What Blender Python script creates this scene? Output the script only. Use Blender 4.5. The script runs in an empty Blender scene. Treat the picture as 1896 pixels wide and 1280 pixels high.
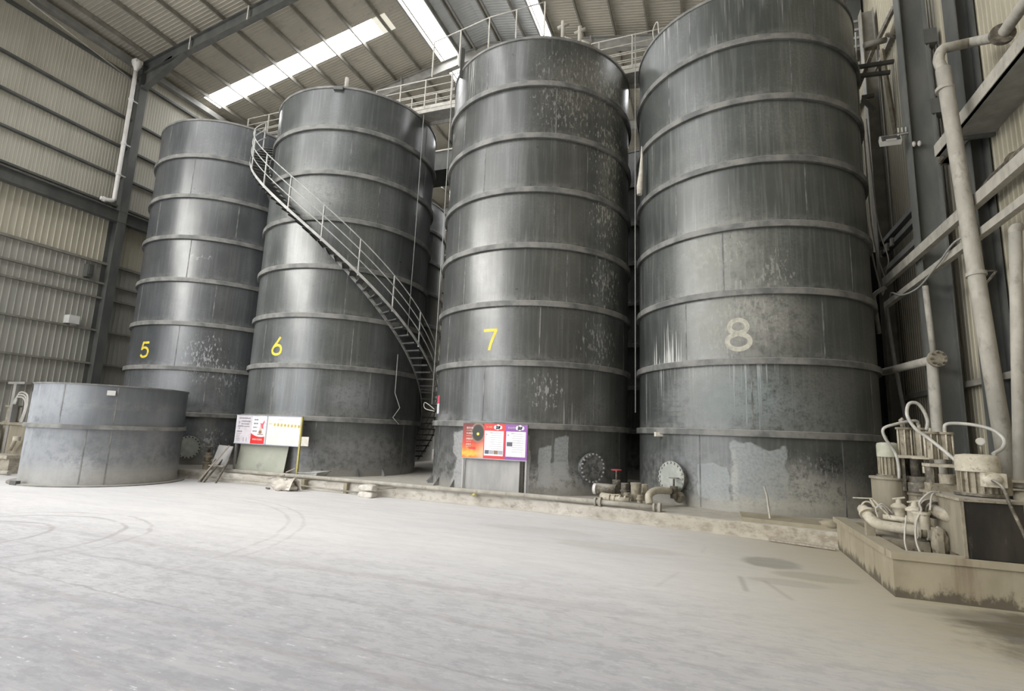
import bpy, math, random
from mathutils import Vector, Matrix, noise
random.seed(7)
sc = bpy.context.scene
COL = sc.collection
PI = math.pi

# ------------------------------------------------------------------ camera
F_PX, PITCH, ROLL, YAW = 979.0, 0.1622, 0.0387, 0.3569
EYE = Vector((0.0, 0.0, 1.7))
def camera_axes():
    fw = Vector((0, math.cos(PITCH), math.sin(PITCH))); r0 = Vector((1, 0, 0)); u0 = r0.cross(fw)
    r = r0 * math.cos(ROLL) + u0 * math.sin(ROLL); u = u0 * math.cos(ROLL) - r0 * math.sin(ROLL)
    Rz = Matrix.Rotation(YAW, 3, 'Z')
    return Rz @ r, Rz @ u, Rz @ fw
CR, CU, CF = camera_axes()
cam_data = bpy.data.cameras.new('camera')
cam_data.sensor_width = 36.0; cam_data.sensor_fit = 'HORIZONTAL'
cam_data.lens = F_PX / 1896.0 * 36.0
cam_data.clip_end = 400
cam = bpy.data.objects.new('camera', cam_data); COL.objects.link(cam)
cam.matrix_world = Matrix(((CR.x, CU.x, -CF.x, EYE.x), (CR.y, CU.y, -CF.y, EYE.y), (CR.z, CU.z, -CF.z, EYE.z), (0, 0, 0, 1)))
sc.camera = cam

# ------------------------------------------------------------------ light and exposure
SKY = 1.0
w = bpy.data.worlds.new('overcast_sky'); sc.world = w; w.use_nodes = True
bg = w.node_tree.nodes['Background']; bg.inputs[0].default_value = (0.93, 0.96, 1.0, 1); bg.inputs[1].default_value = SKY
SKYLIGHT_STRENGTH = 12.0
sc.view_settings.view_transform = 'Standard'; sc.view_settings.look = 'None'
sc.view_settings.gamma = 1.0; sc.view_settings.exposure = 0.5
sc.cycles.use_denoising = True
sc.cycles.max_bounces = 8; sc.cycles.diffuse_bounces = 5; sc.cycles.glossy_bounces = 4
sc.cycles.sample_clamp_indirect = 6.0
def area(name, loc, rot, sx, sy, power, col=(1, 1, 1)):
    l = bpy.data.lights.new(name, 'AREA'); l.shape = 'RECTANGLE'; l.size = sx; l.size_y = sy; l.energy = power; l.color = col
    o = bpy.data.objects.new(name, l); COL.objects.link(o); o.location = loc; o.rotation_euler = rot
    return o
# daylight through the wide open front of the hall (behind the camera)
area('daylight_through_the_front_gateway', (-14.8, -13.9, 4.6), (math.radians(90), 0, 0), 13, 9, 900, (0.93, 0.96, 1.0))
area('daylight_through_the_side_gateway', (-21.95, -2.0, 3.2), (math.radians(90), 0, math.radians(-90)), 9, 6, 550, (0.93, 0.96, 1.0))

# ------------------------------------------------------------------ helpers
def ray(x, y): return CR * ((x - 948) / F_PX) + CU * ((640 - y) / F_PX) + CF
def at_x(x, y, v): d = ray(x, y); return EYE + d * ((v - EYE.x) / d.x)
def at_y(x, y, v): d = ray(x, y); return EYE + d * ((v - EYE.y) / d.y)
def at_z(x, y, v): d = ray(x, y); return EYE + d * ((v - EYE.z) / d.z)
V = Vector

class MB:
    """collects simple solids and links them as one mesh"""
    def __init__(s): s.v = []; s.f = []; s.m = []; s.s = []; s.uv = None; s.cur = 0
    def mat(s, i): s.cur = i; return s
    def add(s, vs, fs, smooth=False):
        b = len(s.v); s.v += [V(p) for p in vs]
        for f in fs: s.f.append([b + i for i in f]); s.m.append(s.cur); s.s.append(smooth)
        return s
    def box(s, x0, y0, z0, x1, y1, z1):
        vs = [(x, y, z) for z in (z0, z1) for y in (y0, y1) for x in (x0, x1)]
        return s.add(vs, [(0, 2, 3, 1), (4, 5, 7, 6), (0, 1, 5, 4), (2, 6, 7, 3), (0, 4, 6, 2), (1, 3, 7, 5)])
    def obox(s, c, ax, ay, az):
        c = V(c); vs = [c + ax * i + ay * j + az * k for k in (-1, 1) for j in (-1, 1) for i in (-1, 1)]
        return s.add(vs, [(0, 2, 3, 1), (4, 5, 7, 6), (0, 1, 5, 4), (2, 6, 7, 3), (0, 4, 6, 2), (1, 3, 7, 5)])
    def bar(s, p, q, wd, ht, up=(0, 0, 1)):
        p = V(p); q = V(q); d = (q - p); L = d.length; d.normalize(); up = V(up)
        side = d.cross(up)
        if side.length < 1e-4: side = d.cross(V((0, 1, 0)))
        side.normalize(); u = side.cross(d).normalized()
        return s.obox((p + q) / 2, side * wd / 2, d * L / 2, u * ht / 2)
    def ibeam(s, p, q, wd, ht, t=0.02, up=(0, 0, 1)):
        """H section: flanges are perpendicular to up"""
        p = V(p); q = V(q); d = (q - p).normalized(); up = V(up); side = d.cross(up).normalized(); u = side.cross(d).normalized()
        for k in (-1, 1): s.bar(p + u * k * (ht / 2 - t / 2), q + u * k * (ht / 2 - t / 2), wd, t, u)
        return s.bar(p, q, t, ht - 2 * t, u)
    def channel(s, p, q, wd, ht, t=0.012, up=(0, 0, 1), flip=1):
        p = V(p); q = V(q); d = (q - p).normalized(); up = V(up); side = d.cross(up).normalized() * flip; u = side.cross(d).normalized() * flip
        for k in (-1, 1): s.bar(p + u * k * (ht / 2 - t / 2), q + u * k * (ht / 2 - t / 2), wd, t, u)
        return s.bar(p + side * (wd / 2 - t / 2), q + side * (wd / 2 - t / 2), t, ht - 2 * t, u)
    def tube(s, pts, r, n=10, caps=True, closed=False):
        pts = [V(p) for p in pts]; N = len(pts)
        rs = r if isinstance(r, (list, tuple)) else [r] * N
        tang = []
        for i in range(N):
            a = pts[i - 1] if (i > 0 or closed) else pts[i]; b = pts[(i + 1) % N] if (i < N - 1 or closed) else pts[i]
            tang.append((b - a).normalized())
        ref = V((0, 0, 1)) if abs(tang[0].z) < .9 else V((1, 0, 0))
        nrm = tang[0].cross(ref).normalized()
        vs = []
        for i in range(N):
            t = tang[i]; nrm = (nrm - t * nrm.dot(t)).normalized(); bn = t.cross(nrm)
            for k in range(n):
                a = 2 * PI * k / n; vs.append(pts[i] + (nrm * math.cos(a) + bn * math.sin(a)) * rs[i])
        fs = []
        M = N if closed else N - 1
        for i in range(M):
            j = (i + 1) % N
            for k in range(n):
                k2 = (k + 1) % n; fs.append((i * n + k, i * n + k2, j * n + k2, j * n + k))
        s.add(vs, fs, True)
        if caps and not closed:
            b = len(s.v) - len(vs)
            s.f.append([b + k for k in range(n)][::-1]); s.m.append(s.cur); s.s.append(False)
            s.f.append([b + (N - 1) * n + k for k in range(n)]); s.m.append(s.cur); s.s.append(False)
        return s
    def lathe(s, prof, c=(0, 0, 0), n=24, axis='Z', a0=0, a1=2 * PI, smooth=True):
        c = V(c); full = abs(a1 - a0 - 2 * PI) < 1e-6; K = n if full else n + 1
        if isinstance(axis, str): ax = {'Z': V((0, 0, 1)), 'X': V((1, 0, 0)), 'Y': V((0, 1, 0))}[axis]
        else: ax = V(axis).normalized()
        e1 = ax.cross(V((0, 1, 0)) if abs(ax.y) < .9 else V((1, 0, 0))).normalized(); e2 = ax.cross(e1)
        vs = []
        for (r, z) in prof:
            for k in range(K):
                a = a0 + (a1 - a0) * k / n; vs.append(c + ax * z + (e1 * math.cos(a) + e2 * math.sin(a)) * r)
        fs = []
        for i in range(len(prof) - 1):
            for k in range(n):
                k2 = (k + 1) % K; fs.append((i * K + k, i * K + k2, (i + 1) * K + k2, (i + 1) * K + k))
        s.add(vs, fs, smooth)
        return s
    def cyl(s, c, r, h, n=20, axis='Z'):
        return s.lathe([(0.0001, 0), (r, 0)], c, n, axis, smooth=False).lathe([(r, 0), (r, h)], c, n, axis).lathe([(r, h), (0.0001, h)], c, n, axis, smooth=False)
    def prism(s, poly, z0, z1):
        n = len(poly); vs = [(p[0], p[1], z0) for p in poly] + [(p[0], p[1], z1) for p in poly]
        return s.add(vs, [list(range(n))[::-1], list(range(n, 2 * n))] + [(i, (i + 1) % n, n + (i + 1) % n, n + i) for i in range(n)])
    def sphere(s, c, r, n=14, m=8, sq=(1, 1, 1)):
        prof = [(max(1e-4, math.sin(PI * i / m)) * r, -math.cos(PI * i / m) * r) for i in range(m + 1)]
        b = len(s.v); s.lathe(prof, (0, 0, 0), n); c = V(c)
        for i in range(b, len(s.v)): p = s.v[i]; s.v[i] = V((p.x * sq[0], p.y * sq[1], p.z * sq[2])) + c
        return s
    def build(s, name, mats, parent=None, loc=None):
        me = bpy.data.meshes.new(name)
        if parent is not None: org = V(parent['_o'])
        else: org = V(loc) if loc is not None else V((0, 0, 0))
        me.from_pydata([tuple(p - org) for p in s.v], [], s.f)
        if not isinstance(mats, (list, tuple)): mats = [mats]
        for m in mats: me.materials.append(m)
        me.polygons.foreach_set('material_index', s.m); me.polygons.foreach_set('use_smooth', s.s)
        if s.uv:
            ul = me.uv_layers.new(name='flat')
            for lp in me.loops: ul.data[lp.index].uv = s.uv[lp.vertex_index] if lp.vertex_index < len(s.uv) else (0, -5)
        me.update()
        o = bpy.data.objects.new(name, me); COL.objects.link(o)
        if parent is not None: o.parent = parent
        else: o.location = org
        o['_o'] = tuple(org)
        return o

def tag(o, label=None, cat=None, group=None, kind=None):
    if label: o['label'] = label
    if cat: o['category'] = cat
    if group: o['group'] = group
    if kind: o['kind'] = kind
    return o
def thing(name, label, cat, loc, group=None):
    o = bpy.data.objects.new(name, None); COL.objects.link(o); o.location = loc; o['_o'] = tuple(loc)
    o.empty_display_size = 0.2
    return tag(o, label, cat, group)
def struct(o, label=None, cat=None, group=None): return tag(o, label, cat, group, 'structure')
def dup(root, delta, label=None):
    def cp(o, par):
        c = o.copy(); COL.objects.link(c)
        if par is not None: c.parent = par
        for ch in [x for x in list(COL.objects) if x.parent == o]: cp(ch, c)
        return c
    c = cp(root, None); c.location = V(root.location) + V(delta); c['_o'] = tuple(c.location)
    if label: c['label'] = label
    return c
def spline(pts, k=8):
    pts = [V(p) for p in pts]; P = [pts[0] * 2 - pts[1]] + pts + [pts[-1] * 2 - pts[-2]]; out = []
    for i in range(1, len(P) - 2):
        a, b, c, d = P[i - 1:i + 3]
        for j in range(k):
            t = j / k
            out.append(0.5 * ((2 * b) + (c - a) * t + (2 * a - 5 * b + 4 * c - d) * t * t + (3 * b - a - 3 * c + d) * t ** 3))
    return out + [pts[-1]]

# ------------------------------------------------------------------ materials
class NT:
    def __init__(s, name):
        s.m = bpy.data.materials.new(name); s.m.use_nodes = True; s.t = s.m.node_tree; s.b = s.t.nodes['Principled BSDF']
    def n(s, typ, **kw):
        x = s.t.nodes.new(typ)
        for k, v in kw.items(): setattr(x, k, v)
        return x
    def l(s, a, b): s.t.links.new(a, b)
    def put(s, sock, v):
        if hasattr(v, 'is_output'): s.l(v, sock)
        else: sock.default_value = v
    def math(s, op, a, b=0.0, clamp=False):
        x = s.n('ShaderNodeMath', operation=op, use_clamp=clamp); s.put(x.inputs[0], a); s.put(x.inputs[1], b); return x.outputs[0]
    def step(s, x, lo, hi, a=0.0, b=1.0):
        r = s.n('ShaderNodeMapRange', interpolation_type='SMOOTHSTEP'); s.put(r.inputs[0], x)
        for i, q in enumerate((lo, hi, a, b)): r.inputs[i + 1].default_value = q
        return r.outputs[0]
    def mix(s, f, a, b):
        x = s.n('ShaderNodeMix', data_type='RGBA'); s.put(x.inputs[0], f)
        for i, q in ((6, a), (7, b)):
            if hasattr(q, 'is_output'): s.l(q, x.inputs[i])
            else: x.inputs[i].default_value = (*q, 1) if len(q) == 3 else q
        return x.outputs[2]
    def noise(s, vec, scale, detail=4, rough=.55, dist=0.0):
        x = s.n('ShaderNodeTexNoise'); s.l(vec, x.inputs['Vector']); x.inputs['Scale'].default_value = scale
        x.inputs['Detail'].default_value = detail; x.inputs['Roughness'].default_value = rough; x.inputs['Distortion'].default_value = dist
        return x.outputs[0]
    def mapv(s, vec, scale, loc=(0, 0, 0)):
        x = s.n('ShaderNodeMapping'); s.l(vec, x.inputs[0]); x.inputs['Scale'].default_value = scale; x.inputs['Location'].default_value = loc; return x.outputs[0]
    def obj(s): return s.n('ShaderNodeTexCoord').outputs['Object']
    def up(s):
        g = s.n('ShaderNodeNewGeometry'); x = s.n('ShaderNodeSeparateXYZ'); s.l(g.outputs['Normal'], x.inputs[0]); return x.outputs[2]
    def color(s, c): s.put(s.b.inputs['Base Color'], c if hasattr(c, 'is_output') else (*c, 1))
    def bump(s, h, strength=.3, dist=.02):
        x = s.n('ShaderNodeBump'); x.inputs['Strength'].default_value = strength; x.inputs['Distance'].default_value = dist; s.l(h, x.inputs['Height']); s.l(x.outputs[0], s.b.inputs['Normal'])

DUST = (0.46, 0.44, 0.40)
def dirty(name, c1, c2, scale=3.0, rough=.6, metal=0.0, dust=0.0, stretch=(1, 1, 1), lo=.38, hi=.68, bump=0.0, c3=None, spec=None):
    k = NT(name); o = k.obj(); v = k.mapv(o, stretch)
    f = k.step(k.noise(v, scale, 6, .6), lo, hi)
    c = k.mix(f, c1, c2)
    if c3:
        f3 = k.step(k.noise(k.mapv(o, stretch, (7, 3, 5)), scale * 2.3, 5, .65), .55, .72); c = k.mix(f3, c, c3)
    if dust:
        d = k.math('MULTIPLY', k.step(k.up(), .35, .8), dust); c = k.mix(d, c, DUST)
    k.color(c); k.b.inputs['Roughness'].default_value = rough; k.b.inputs['Metallic'].default_value = metal
    if spec is not None: k.b.inputs['Specular IOR Level'].default_value = spec
    if bump: k.bump(k.noise(v, scale * 3, 4), bump)
    return k.m
def flat(name, c, rough=.5, metal=0.0):
    k = NT(name); o = k.obj(); f = k.noise(o, 6, 3)
    k.color(k.mix(k.step(f, .3, .75), c, tuple(x * .86 for x in c))); k.b.inputs['Roughness'].default_value = rough; k.b.inputs['Metallic'].default_value = metal
    return k.m
def glow(name, c, strength):
    k = NT(name); k.color((.8, .8, .8)); k.b.inputs['Emission Color'].default_value = (*c, 1); k.b.inputs['Emission Strength'].default_value = strength
    return k.m

M = {}
M['steel_dark'] = dirty('dark painted steel', (.075, .079, .075), (.115, .115, .106), 2.2, .55, dust=.5, stretch=(1, 1, .35))
M['steel_mid'] = dirty('greenish painted steel', (.105, .11, .102), (.15, .15, .138), 2.2, .6, dust=.4, stretch=(1, 1, .35))
M['steel_grey'] = dirty('grey steel', (.22, .215, .20), (.31, .30, .275), 2.5, .6, dust=.3)
M['steel_brown'] = dirty('purlin steel', (.20, .19, .165), (.27, .255, .22), 3, .65)
M['rail'] = dirty('dusty rail paint', (.40, .385, .35), (.54, .51, .46), 5, .7, dust=.5)
M['stair'] = dirty('stair steel', (.34, .34, .33), (.5, .49, .46), 4, .65)
M['tread'] = dirty('tread steel', (.045, .045, .045), (.09, .09, .085), 4, .65, dust=.12)
M['pipe'] = dirty('dust coated pipe', (.33, .31, .265), (.44, .415, .36), 3.5, .75, stretch=(1, 1, .5), c3=(.25, .23, .195), dust=.3)
M['white_pipe'] = dirty('white plastic pipe', (.74, .72, .70), (.62, .60, .57), 3, .45)
M['machine'] = dirty('slurry coated machine', (.24, .21, .155), (.36, .32, .245), 7, .7, dust=.45, c3=(.11, .09, .065), bump=.15)
M['machine_dark'] = dirty('greasy machine steel', (.075, .065, .05), (.20, .175, .135), 8, .6, dust=.6, c3=(.30, .27, .21))
M['machine_light'] = dirty('pale crusted casting', (.44, .40, .315), (.56, .515, .42), 8, .75, c3=(.28, .245, .18), bump=.2)
M['motor_green'] = dirty('pale green motor paint', (.36, .365, .29), (.45, .45, .36), 7, .6, dust=.6)
M['hose'] = dirty('grey rubber hose', (.38, .37, .34), (.50, .48, .44), 9, .5)
M['tank_box'] = dirty('dark oil tank', (.016, .014, .012), (.045, .038, .03), 2.2, .5, stretch=(1.5, 1.5, .35), c3=(.085, .072, .055))
M['tank_box_pale'] = dirty('slurry splashed oil tank', (.22, .195, .145), (.29, .255, .19), 2.4, .7, stretch=(2, 2, .4), dust=.7, c3=(.16, .135, .10))
M['beige'] = dirty('beige concrete', (.30, .265, .19), (.37, .33, .245), 1.6, .85, stretch=(1, 1, .6), c3=(.19, .16, .11), bump=.15)
M['rope'] = flat('grey rope', (.33, .33, .31), .9)
M['yellow'] = dirty('yellow paint', (.78, .62, .05), (.62, .48, .05), 12, .5)
M['post_yellow'] = dirty('dusty yellow post paint', (.46, .40, .12), (.36, .32, .14), 9, .6)
M['cream_paint'] = dirty('faded cream paint', (.52, .50, .42), (.34, .33, .285), 9, .7)
M['sack'] = dirty('woven sack', (.50, .46, .40), (.62, .58, .52), 9, .9, bump=.4)
M['block'] = dirty('cement block', (.55, .52, .47), (.66, .63, .58), 7, .9, bump=.3)
M['wood'] = dirty('dusty wood', (.30, .26, .22), (.42, .37, .31), 6, .8, stretch=(4, 1, 1))
M['sheet_pale'] = dirty('pale metal sheet', (.34, .335, .33), (.44, .43, .42), 1.6, .6, stretch=(2, 1, .5), c3=(.42, .41, .41))
M['sheet_green'] = dirty('pale olive sheet', (.34, .35, .29), (.41, .42, .35), 1.3, .6, c3=(.26, .265, .23))
M['tray'] = dirty('galvanised tray', (.32, .33, .32), (.44, .44, .42), 4, .55)
M['red'] = flat('red handwheel paint', (.42, .05, .06), .5)
M['lamp_body'] = flat('pale lamp casting', (.55, .54, .50), .5)
M['lamp_glass'] = flat('lamp glass', (.05, .05, .05), .15)
M['black'] = flat('black rubber', (.02, .02, .02), .6)
M['white_box'] = flat('white enamel box', (.68, .68, .65), .5)

# posters
for nm, c in dict(p_white=(.82, .82, .84), p_red=(.72, .035, .035), p_purple=(.28, .08, .38), p_paper=(.84, .81, .84), p_ink=(.10, .10, .14), p_grey=(.42, .42, .48),
                  p_gold=(.70, .58, .22), p_skin=(.70, .55, .46), p_pink=(.72, .12, .18), p_brown=(.28, .17, .11), p_yel=(.80, .80, .06), p_cream=(.84, .80, .70), p_faint=(.66, .62, .66)).items():
    M[nm] = flat(nm.replace('p_', 'printed '), c, .35)
def fire_mat():
    k = NT('printed furnace picture'); g = k.n('ShaderNodeTexCoord').outputs['Generated']
    x = k.n('ShaderNodeSeparateXYZ'); k.l(g, x.inputs[0]); u, v = x.outputs[0], x.outputs[2]
    nz = k.noise(k.mapv(g, (3, 1, 3)), 2.0, 4)
    r = k.n('ShaderNodeValToRGB'); e = r.color_ramp.elements
    e[0].position = 0.0; e[0].color = (.75, .16, .02, 1); e[1].position = 1.0; e[1].color = (.13, .02, .02, 1)
    for p, c in ((.12, (.86, .52, .06)), (.26, (.80, .16, .02)), (.45, (.60, .05, .02)), (.7, (.32, .035, .02))):
        q = e.new(p); q.color = (*c, 1)
    k.l(k.math('ADD', v, k.math('MULTIPLY', k.math('SUBTRACT', nz, .5), .28)), r.inputs[0])
    c = k.mix(k.math('MULTIPLY', k.step(u, .55, 1.0), k.step(v, .62, .1)), r.outputs[0], (.72, .45, .28))
    du = k.math('SUBTRACT', u, .72); dv = k.math('SUBTRACT', v, .73)
    d = k.math('SQRT', k.math('ADD', k.math('MULTIPLY', du, du), k.math('MULTIPLY', dv, k.math('MULTIPLY', dv, 1.3))))
    c = k.mix(k.step(d, .36, .31), c, (.30, .17, .12))
    c = k.mix(k.step(d, .31, .24), c, (.02, .018, .012))
    k.color(c); k.b.inputs['Roughness'].default_value = .35
    return k.m
M['fire'] = fire_mat()

def floor_mat():
    k = NT('dusty concrete floor'); o = k.obj()
    x = k.n('ShaderNodeSeparateXYZ'); k.l(o, x.inputs[0]); X, Y = x.outputs[0], x.outputs[1]
    big = k.noise(k.mapv(o, (.5, 1, 1)), .35, 5, .6); sm = k.noise(k.mapv(o, (.6, 1.3, 1)), 2.0, 10, .74); fine = k.noise(k.mapv(o, (.6, 2.2, 1)), 9, 6, .7)
    near = k.step(Y, 7.5, 2.6)  # mask for darkening towards the camera: light falloff put into the floor colour
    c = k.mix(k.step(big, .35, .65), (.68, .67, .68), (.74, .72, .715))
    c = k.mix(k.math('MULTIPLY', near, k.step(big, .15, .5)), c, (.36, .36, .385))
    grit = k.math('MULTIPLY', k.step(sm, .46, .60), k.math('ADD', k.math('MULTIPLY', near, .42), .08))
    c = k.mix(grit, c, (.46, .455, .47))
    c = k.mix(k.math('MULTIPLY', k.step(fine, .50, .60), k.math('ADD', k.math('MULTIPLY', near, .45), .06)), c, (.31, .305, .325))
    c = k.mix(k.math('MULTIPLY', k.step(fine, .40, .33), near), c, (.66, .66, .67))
    # brown dust towards the pump pit
    c = k.mix(k.math('MULTIPLY', k.step(k.math('ADD', X, k.math('MULTIPLY', Y, .12)), -.6, 3.6), k.step(Y, 2.6, 6.5)), c, (.43, .385, .285))
    wob = k.math('MULTIPLY', k.math('SUBTRACT', k.noise(o, 1.6, 7, .65), .5), .9)
    # damp patches beside the pit and its sediment
    for (px, py, rx, ry, a, cc) in ((.78, 8.75, .42, .38, .8, (.30, .285, .235)), (1.25, 8.15, .5, .24, .55, (.34, .315, .25)), (.9, 7.65, .45, .18, .45, (.36, .34, .28)),
                                    (3.45, 6.85, 1.35, .72, 1.0, (.16, .14, .10)), (4.1, 6.1, 1.8, 1.25, 1.0, (.13, .115, .085)), (2.3, 7.2, .5, .22, .5, (.33, .30, .235)), (-1.4, 8.6, 1.1, .35, .35, (.48, .455, .40)), (-2.9, 9.4, 1.2, .3, .25, (.48, .46, .42))):
        du = k.math('DIVIDE', k.math('SUBTRACT', X, px), rx); dv = k.math('DIVIDE', k.math('SUBTRACT', Y, py), ry)
        d = k.math('ADD', k.math('SQRT', k.math('ADD', k.math('MULTIPLY', du, du), k.math('MULTIPLY', dv, dv))), wob)
        c = k.mix(k.math('MULTIPLY', k.step(d, 1.12, .72), a), c, cc)
    # curved tyre tracks
    for (cx, cy, R, wd, a) in ((-9.6, 4.6, 1.75, .06, .65), (-9.6, 4.6, 2.1, .05, .45), (-9.9, 4.5, 1.1, .06, .75), (-10.4, 4.7, 4.6, .05, .28), (-10.4, 4.7, 4.85, .05, .25), (-14, -8.5, 13.2, .05, .42), (-14, -8.5, 12.3, .06, .40), (-14, -8.5, 11.2, .04, .45), (-11, -13, 17.2, .09, .22), (-11, -13, 18.8, .12, .16), (-3, -14, 19.5, .10, .16)):
        du = k.math('SUBTRACT', X, cx); dv = k.math('SUBTRACT', Y, cy)
        d = k.math('ADD', k.math('SQRT', k.math('ADD', k.math('MULTIPLY', du, du), k.math('MULTIPLY', dv, dv))), k.math('MULTIPLY', wob, .25))
        d = k.math('ABSOLUTE', k.math('SUBTRACT', d, R))
        c = k.mix(k.math('MULTIPLY', k.math('MULTIPLY', k.step(d, wd, wd * .2), a), k.step(sm, .30, .55)), c, (.36, .33, .33))
    # thin joints and scuffs across the slab
    for (y0, sl, wd, a) in ((3.72, .02, .022, .85), (2.68, .03, .022, .8), (4.62, .01, .06, .45), (3.35, .04, .07, .55), (5.6, -.02, .12, .30), (1.95, .02, .03, .3)):
        d = k.math('ABSOLUTE', k.math('ADD', k.math('SUBTRACT', Y, y0), k.math('ADD', k.math('MULTIPLY', X, sl), k.math('MULTIPLY', wob, .3))))
        c = k.mix(k.math('MULTIPLY', k.math('MULTIPLY', k.step(d, wd, wd * .2), a), k.step(X, 1.0, -2.0)), c, (.35, .33, .34))
    sw = k.noise(k.mapv(o, (.35, 3.2, 1)), 1.6, 8, .68)
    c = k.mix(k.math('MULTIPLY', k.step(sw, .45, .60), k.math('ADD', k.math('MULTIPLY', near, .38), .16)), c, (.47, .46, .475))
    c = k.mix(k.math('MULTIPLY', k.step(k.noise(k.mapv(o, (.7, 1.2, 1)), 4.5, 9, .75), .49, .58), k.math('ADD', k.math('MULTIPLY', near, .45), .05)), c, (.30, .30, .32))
    # short skid marks
    for (px, py, L, ang, a) in ((.36, 7.35, .75, .05, .5), (.72, 7.25, .85, .28, .36), (-.5, 7.1, .9, -.25, .14), (-.1, 9.2, .6, -.1, .12)):
        ca, sa = math.cos(ang), math.sin(ang); dx = k.math('SUBTRACT', X, px); dy = k.math('SUBTRACT', Y, py)
        al = k.math('ABSOLUTE', k.math('ADD', k.math('MULTIPLY', dx, -sa), k.math('MULTIPLY', dy, ca)))
        ac = k.math('ABSOLUTE', k.math('ADD', k.math('MULTIPLY', dx, ca), k.math('MULTIPLY', dy, sa)))
        c = k.mix(k.math('MULTIPLY', k.math('MULTIPLY', k.step(al, L * .55, L * .4), k.step(ac, .06, .0)), a), c, (.30, .285, .26))
    k.color(c); k.b.inputs['Roughness'].default_value = .8; k.b.inputs['Specular IOR Level'].default_value = .25
    k.bump(fine, .12, .01)
    return k.m

def wall_mat(name, c1, c2, c3):
    k = NT(name); o = k.obj()
    c = k.mix(k.step(k.noise(k.mapv(o, (1, 1, .25)), .5, 4), .35, .65), c1, c2)
    st = k.step(k.noise(k.mapv(o, (1, 1, .06)), 3.5, 5, .6), .52, .75); c = k.mix(k.math('MULTIPLY', st, .6), c, c3)
    k.color(c); k.b.inputs['Roughness'].default_value = .6
    return k.m
M['wall_upper'] = wall_mat('faded sheet cladding', (.45, .43, .365), (.51, .485, .415), (.37, .355, .30))
M['wall_lower'] = wall_mat('grey sheet cladding', (.36, .355, .32), (.43, .42, .375), (.26, .255, .23))
M['wall_cream'] = wall_mat('cream sheet cladding', (.52, .49, .395), (.58, .545, .44), (.42, .395, .32))
M['wall_right'] = wall_mat('dusty cream cladding', (.36, .33, .25), (.41, .375, .285), (.26, .235, .175))
M['roof'] = wall_mat('pale roof sheet', (.37, .34, .285), (.42, .39, .325), (.29, .27, .23))
M['roof_grey'] = wall_mat('bluish ridge sheet', (.45, .46, .46), (.52, .53, .53), (.38, .39, .39))
def plinth_mat():
    k = NT('dusty plinth concrete'); o = k.obj(); x = k.n('ShaderNodeSeparateXYZ'); k.l(o, x.inputs[0])
    n = k.noise(o, 1.3, 6, .6); m = k.noise(k.mapv(o, (1, 1, 1.6)), 5, 7, .7)
    c = k.mix(k.step(n, .38, .62), (.46, .43, .385), (.56, .53, .485))
    c = k.mix(k.math('MULTIPLY', k.step(m, .48, .60), .6), c, (.33, .30, .25))
    c = k.mix(k.math('MULTIPLY', k.step(m, .62, .70), .7), c, (.16, .14, .115))
    c = k.mix(k.math('MULTIPLY', k.step(x.outputs[0], -3.5, 1.5), .75), c, k.mix(k.step(m, .40, .60), (.42, .375, .29), (.27, .23, .165)))
    c = k.mix(k.math('MULTIPLY', k.step(k.up(), .5, .9), .55), c, (.47, .445, .40))
    k.color(c); k.b.inputs['Roughness'].default_value = .9; k.bump(m, .35)
    return k.m
M['plinth'] = plinth_mat()
M['skylight'] = glow('lit translucent sheet', (.97, .985, 1.0), SKYLIGHT_STRENGTH)
M['skylight_old'] = glow('yellowed translucent sheet', (1.0, .93, .72), SKYLIGHT_STRENGTH * .03)
M['added_glow'] = glow('added glowing sheet', (1.0, .985, .94), 12.0)
M['ground'] = flat('yard concrete', (.5, .5, .5), .9)

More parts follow.
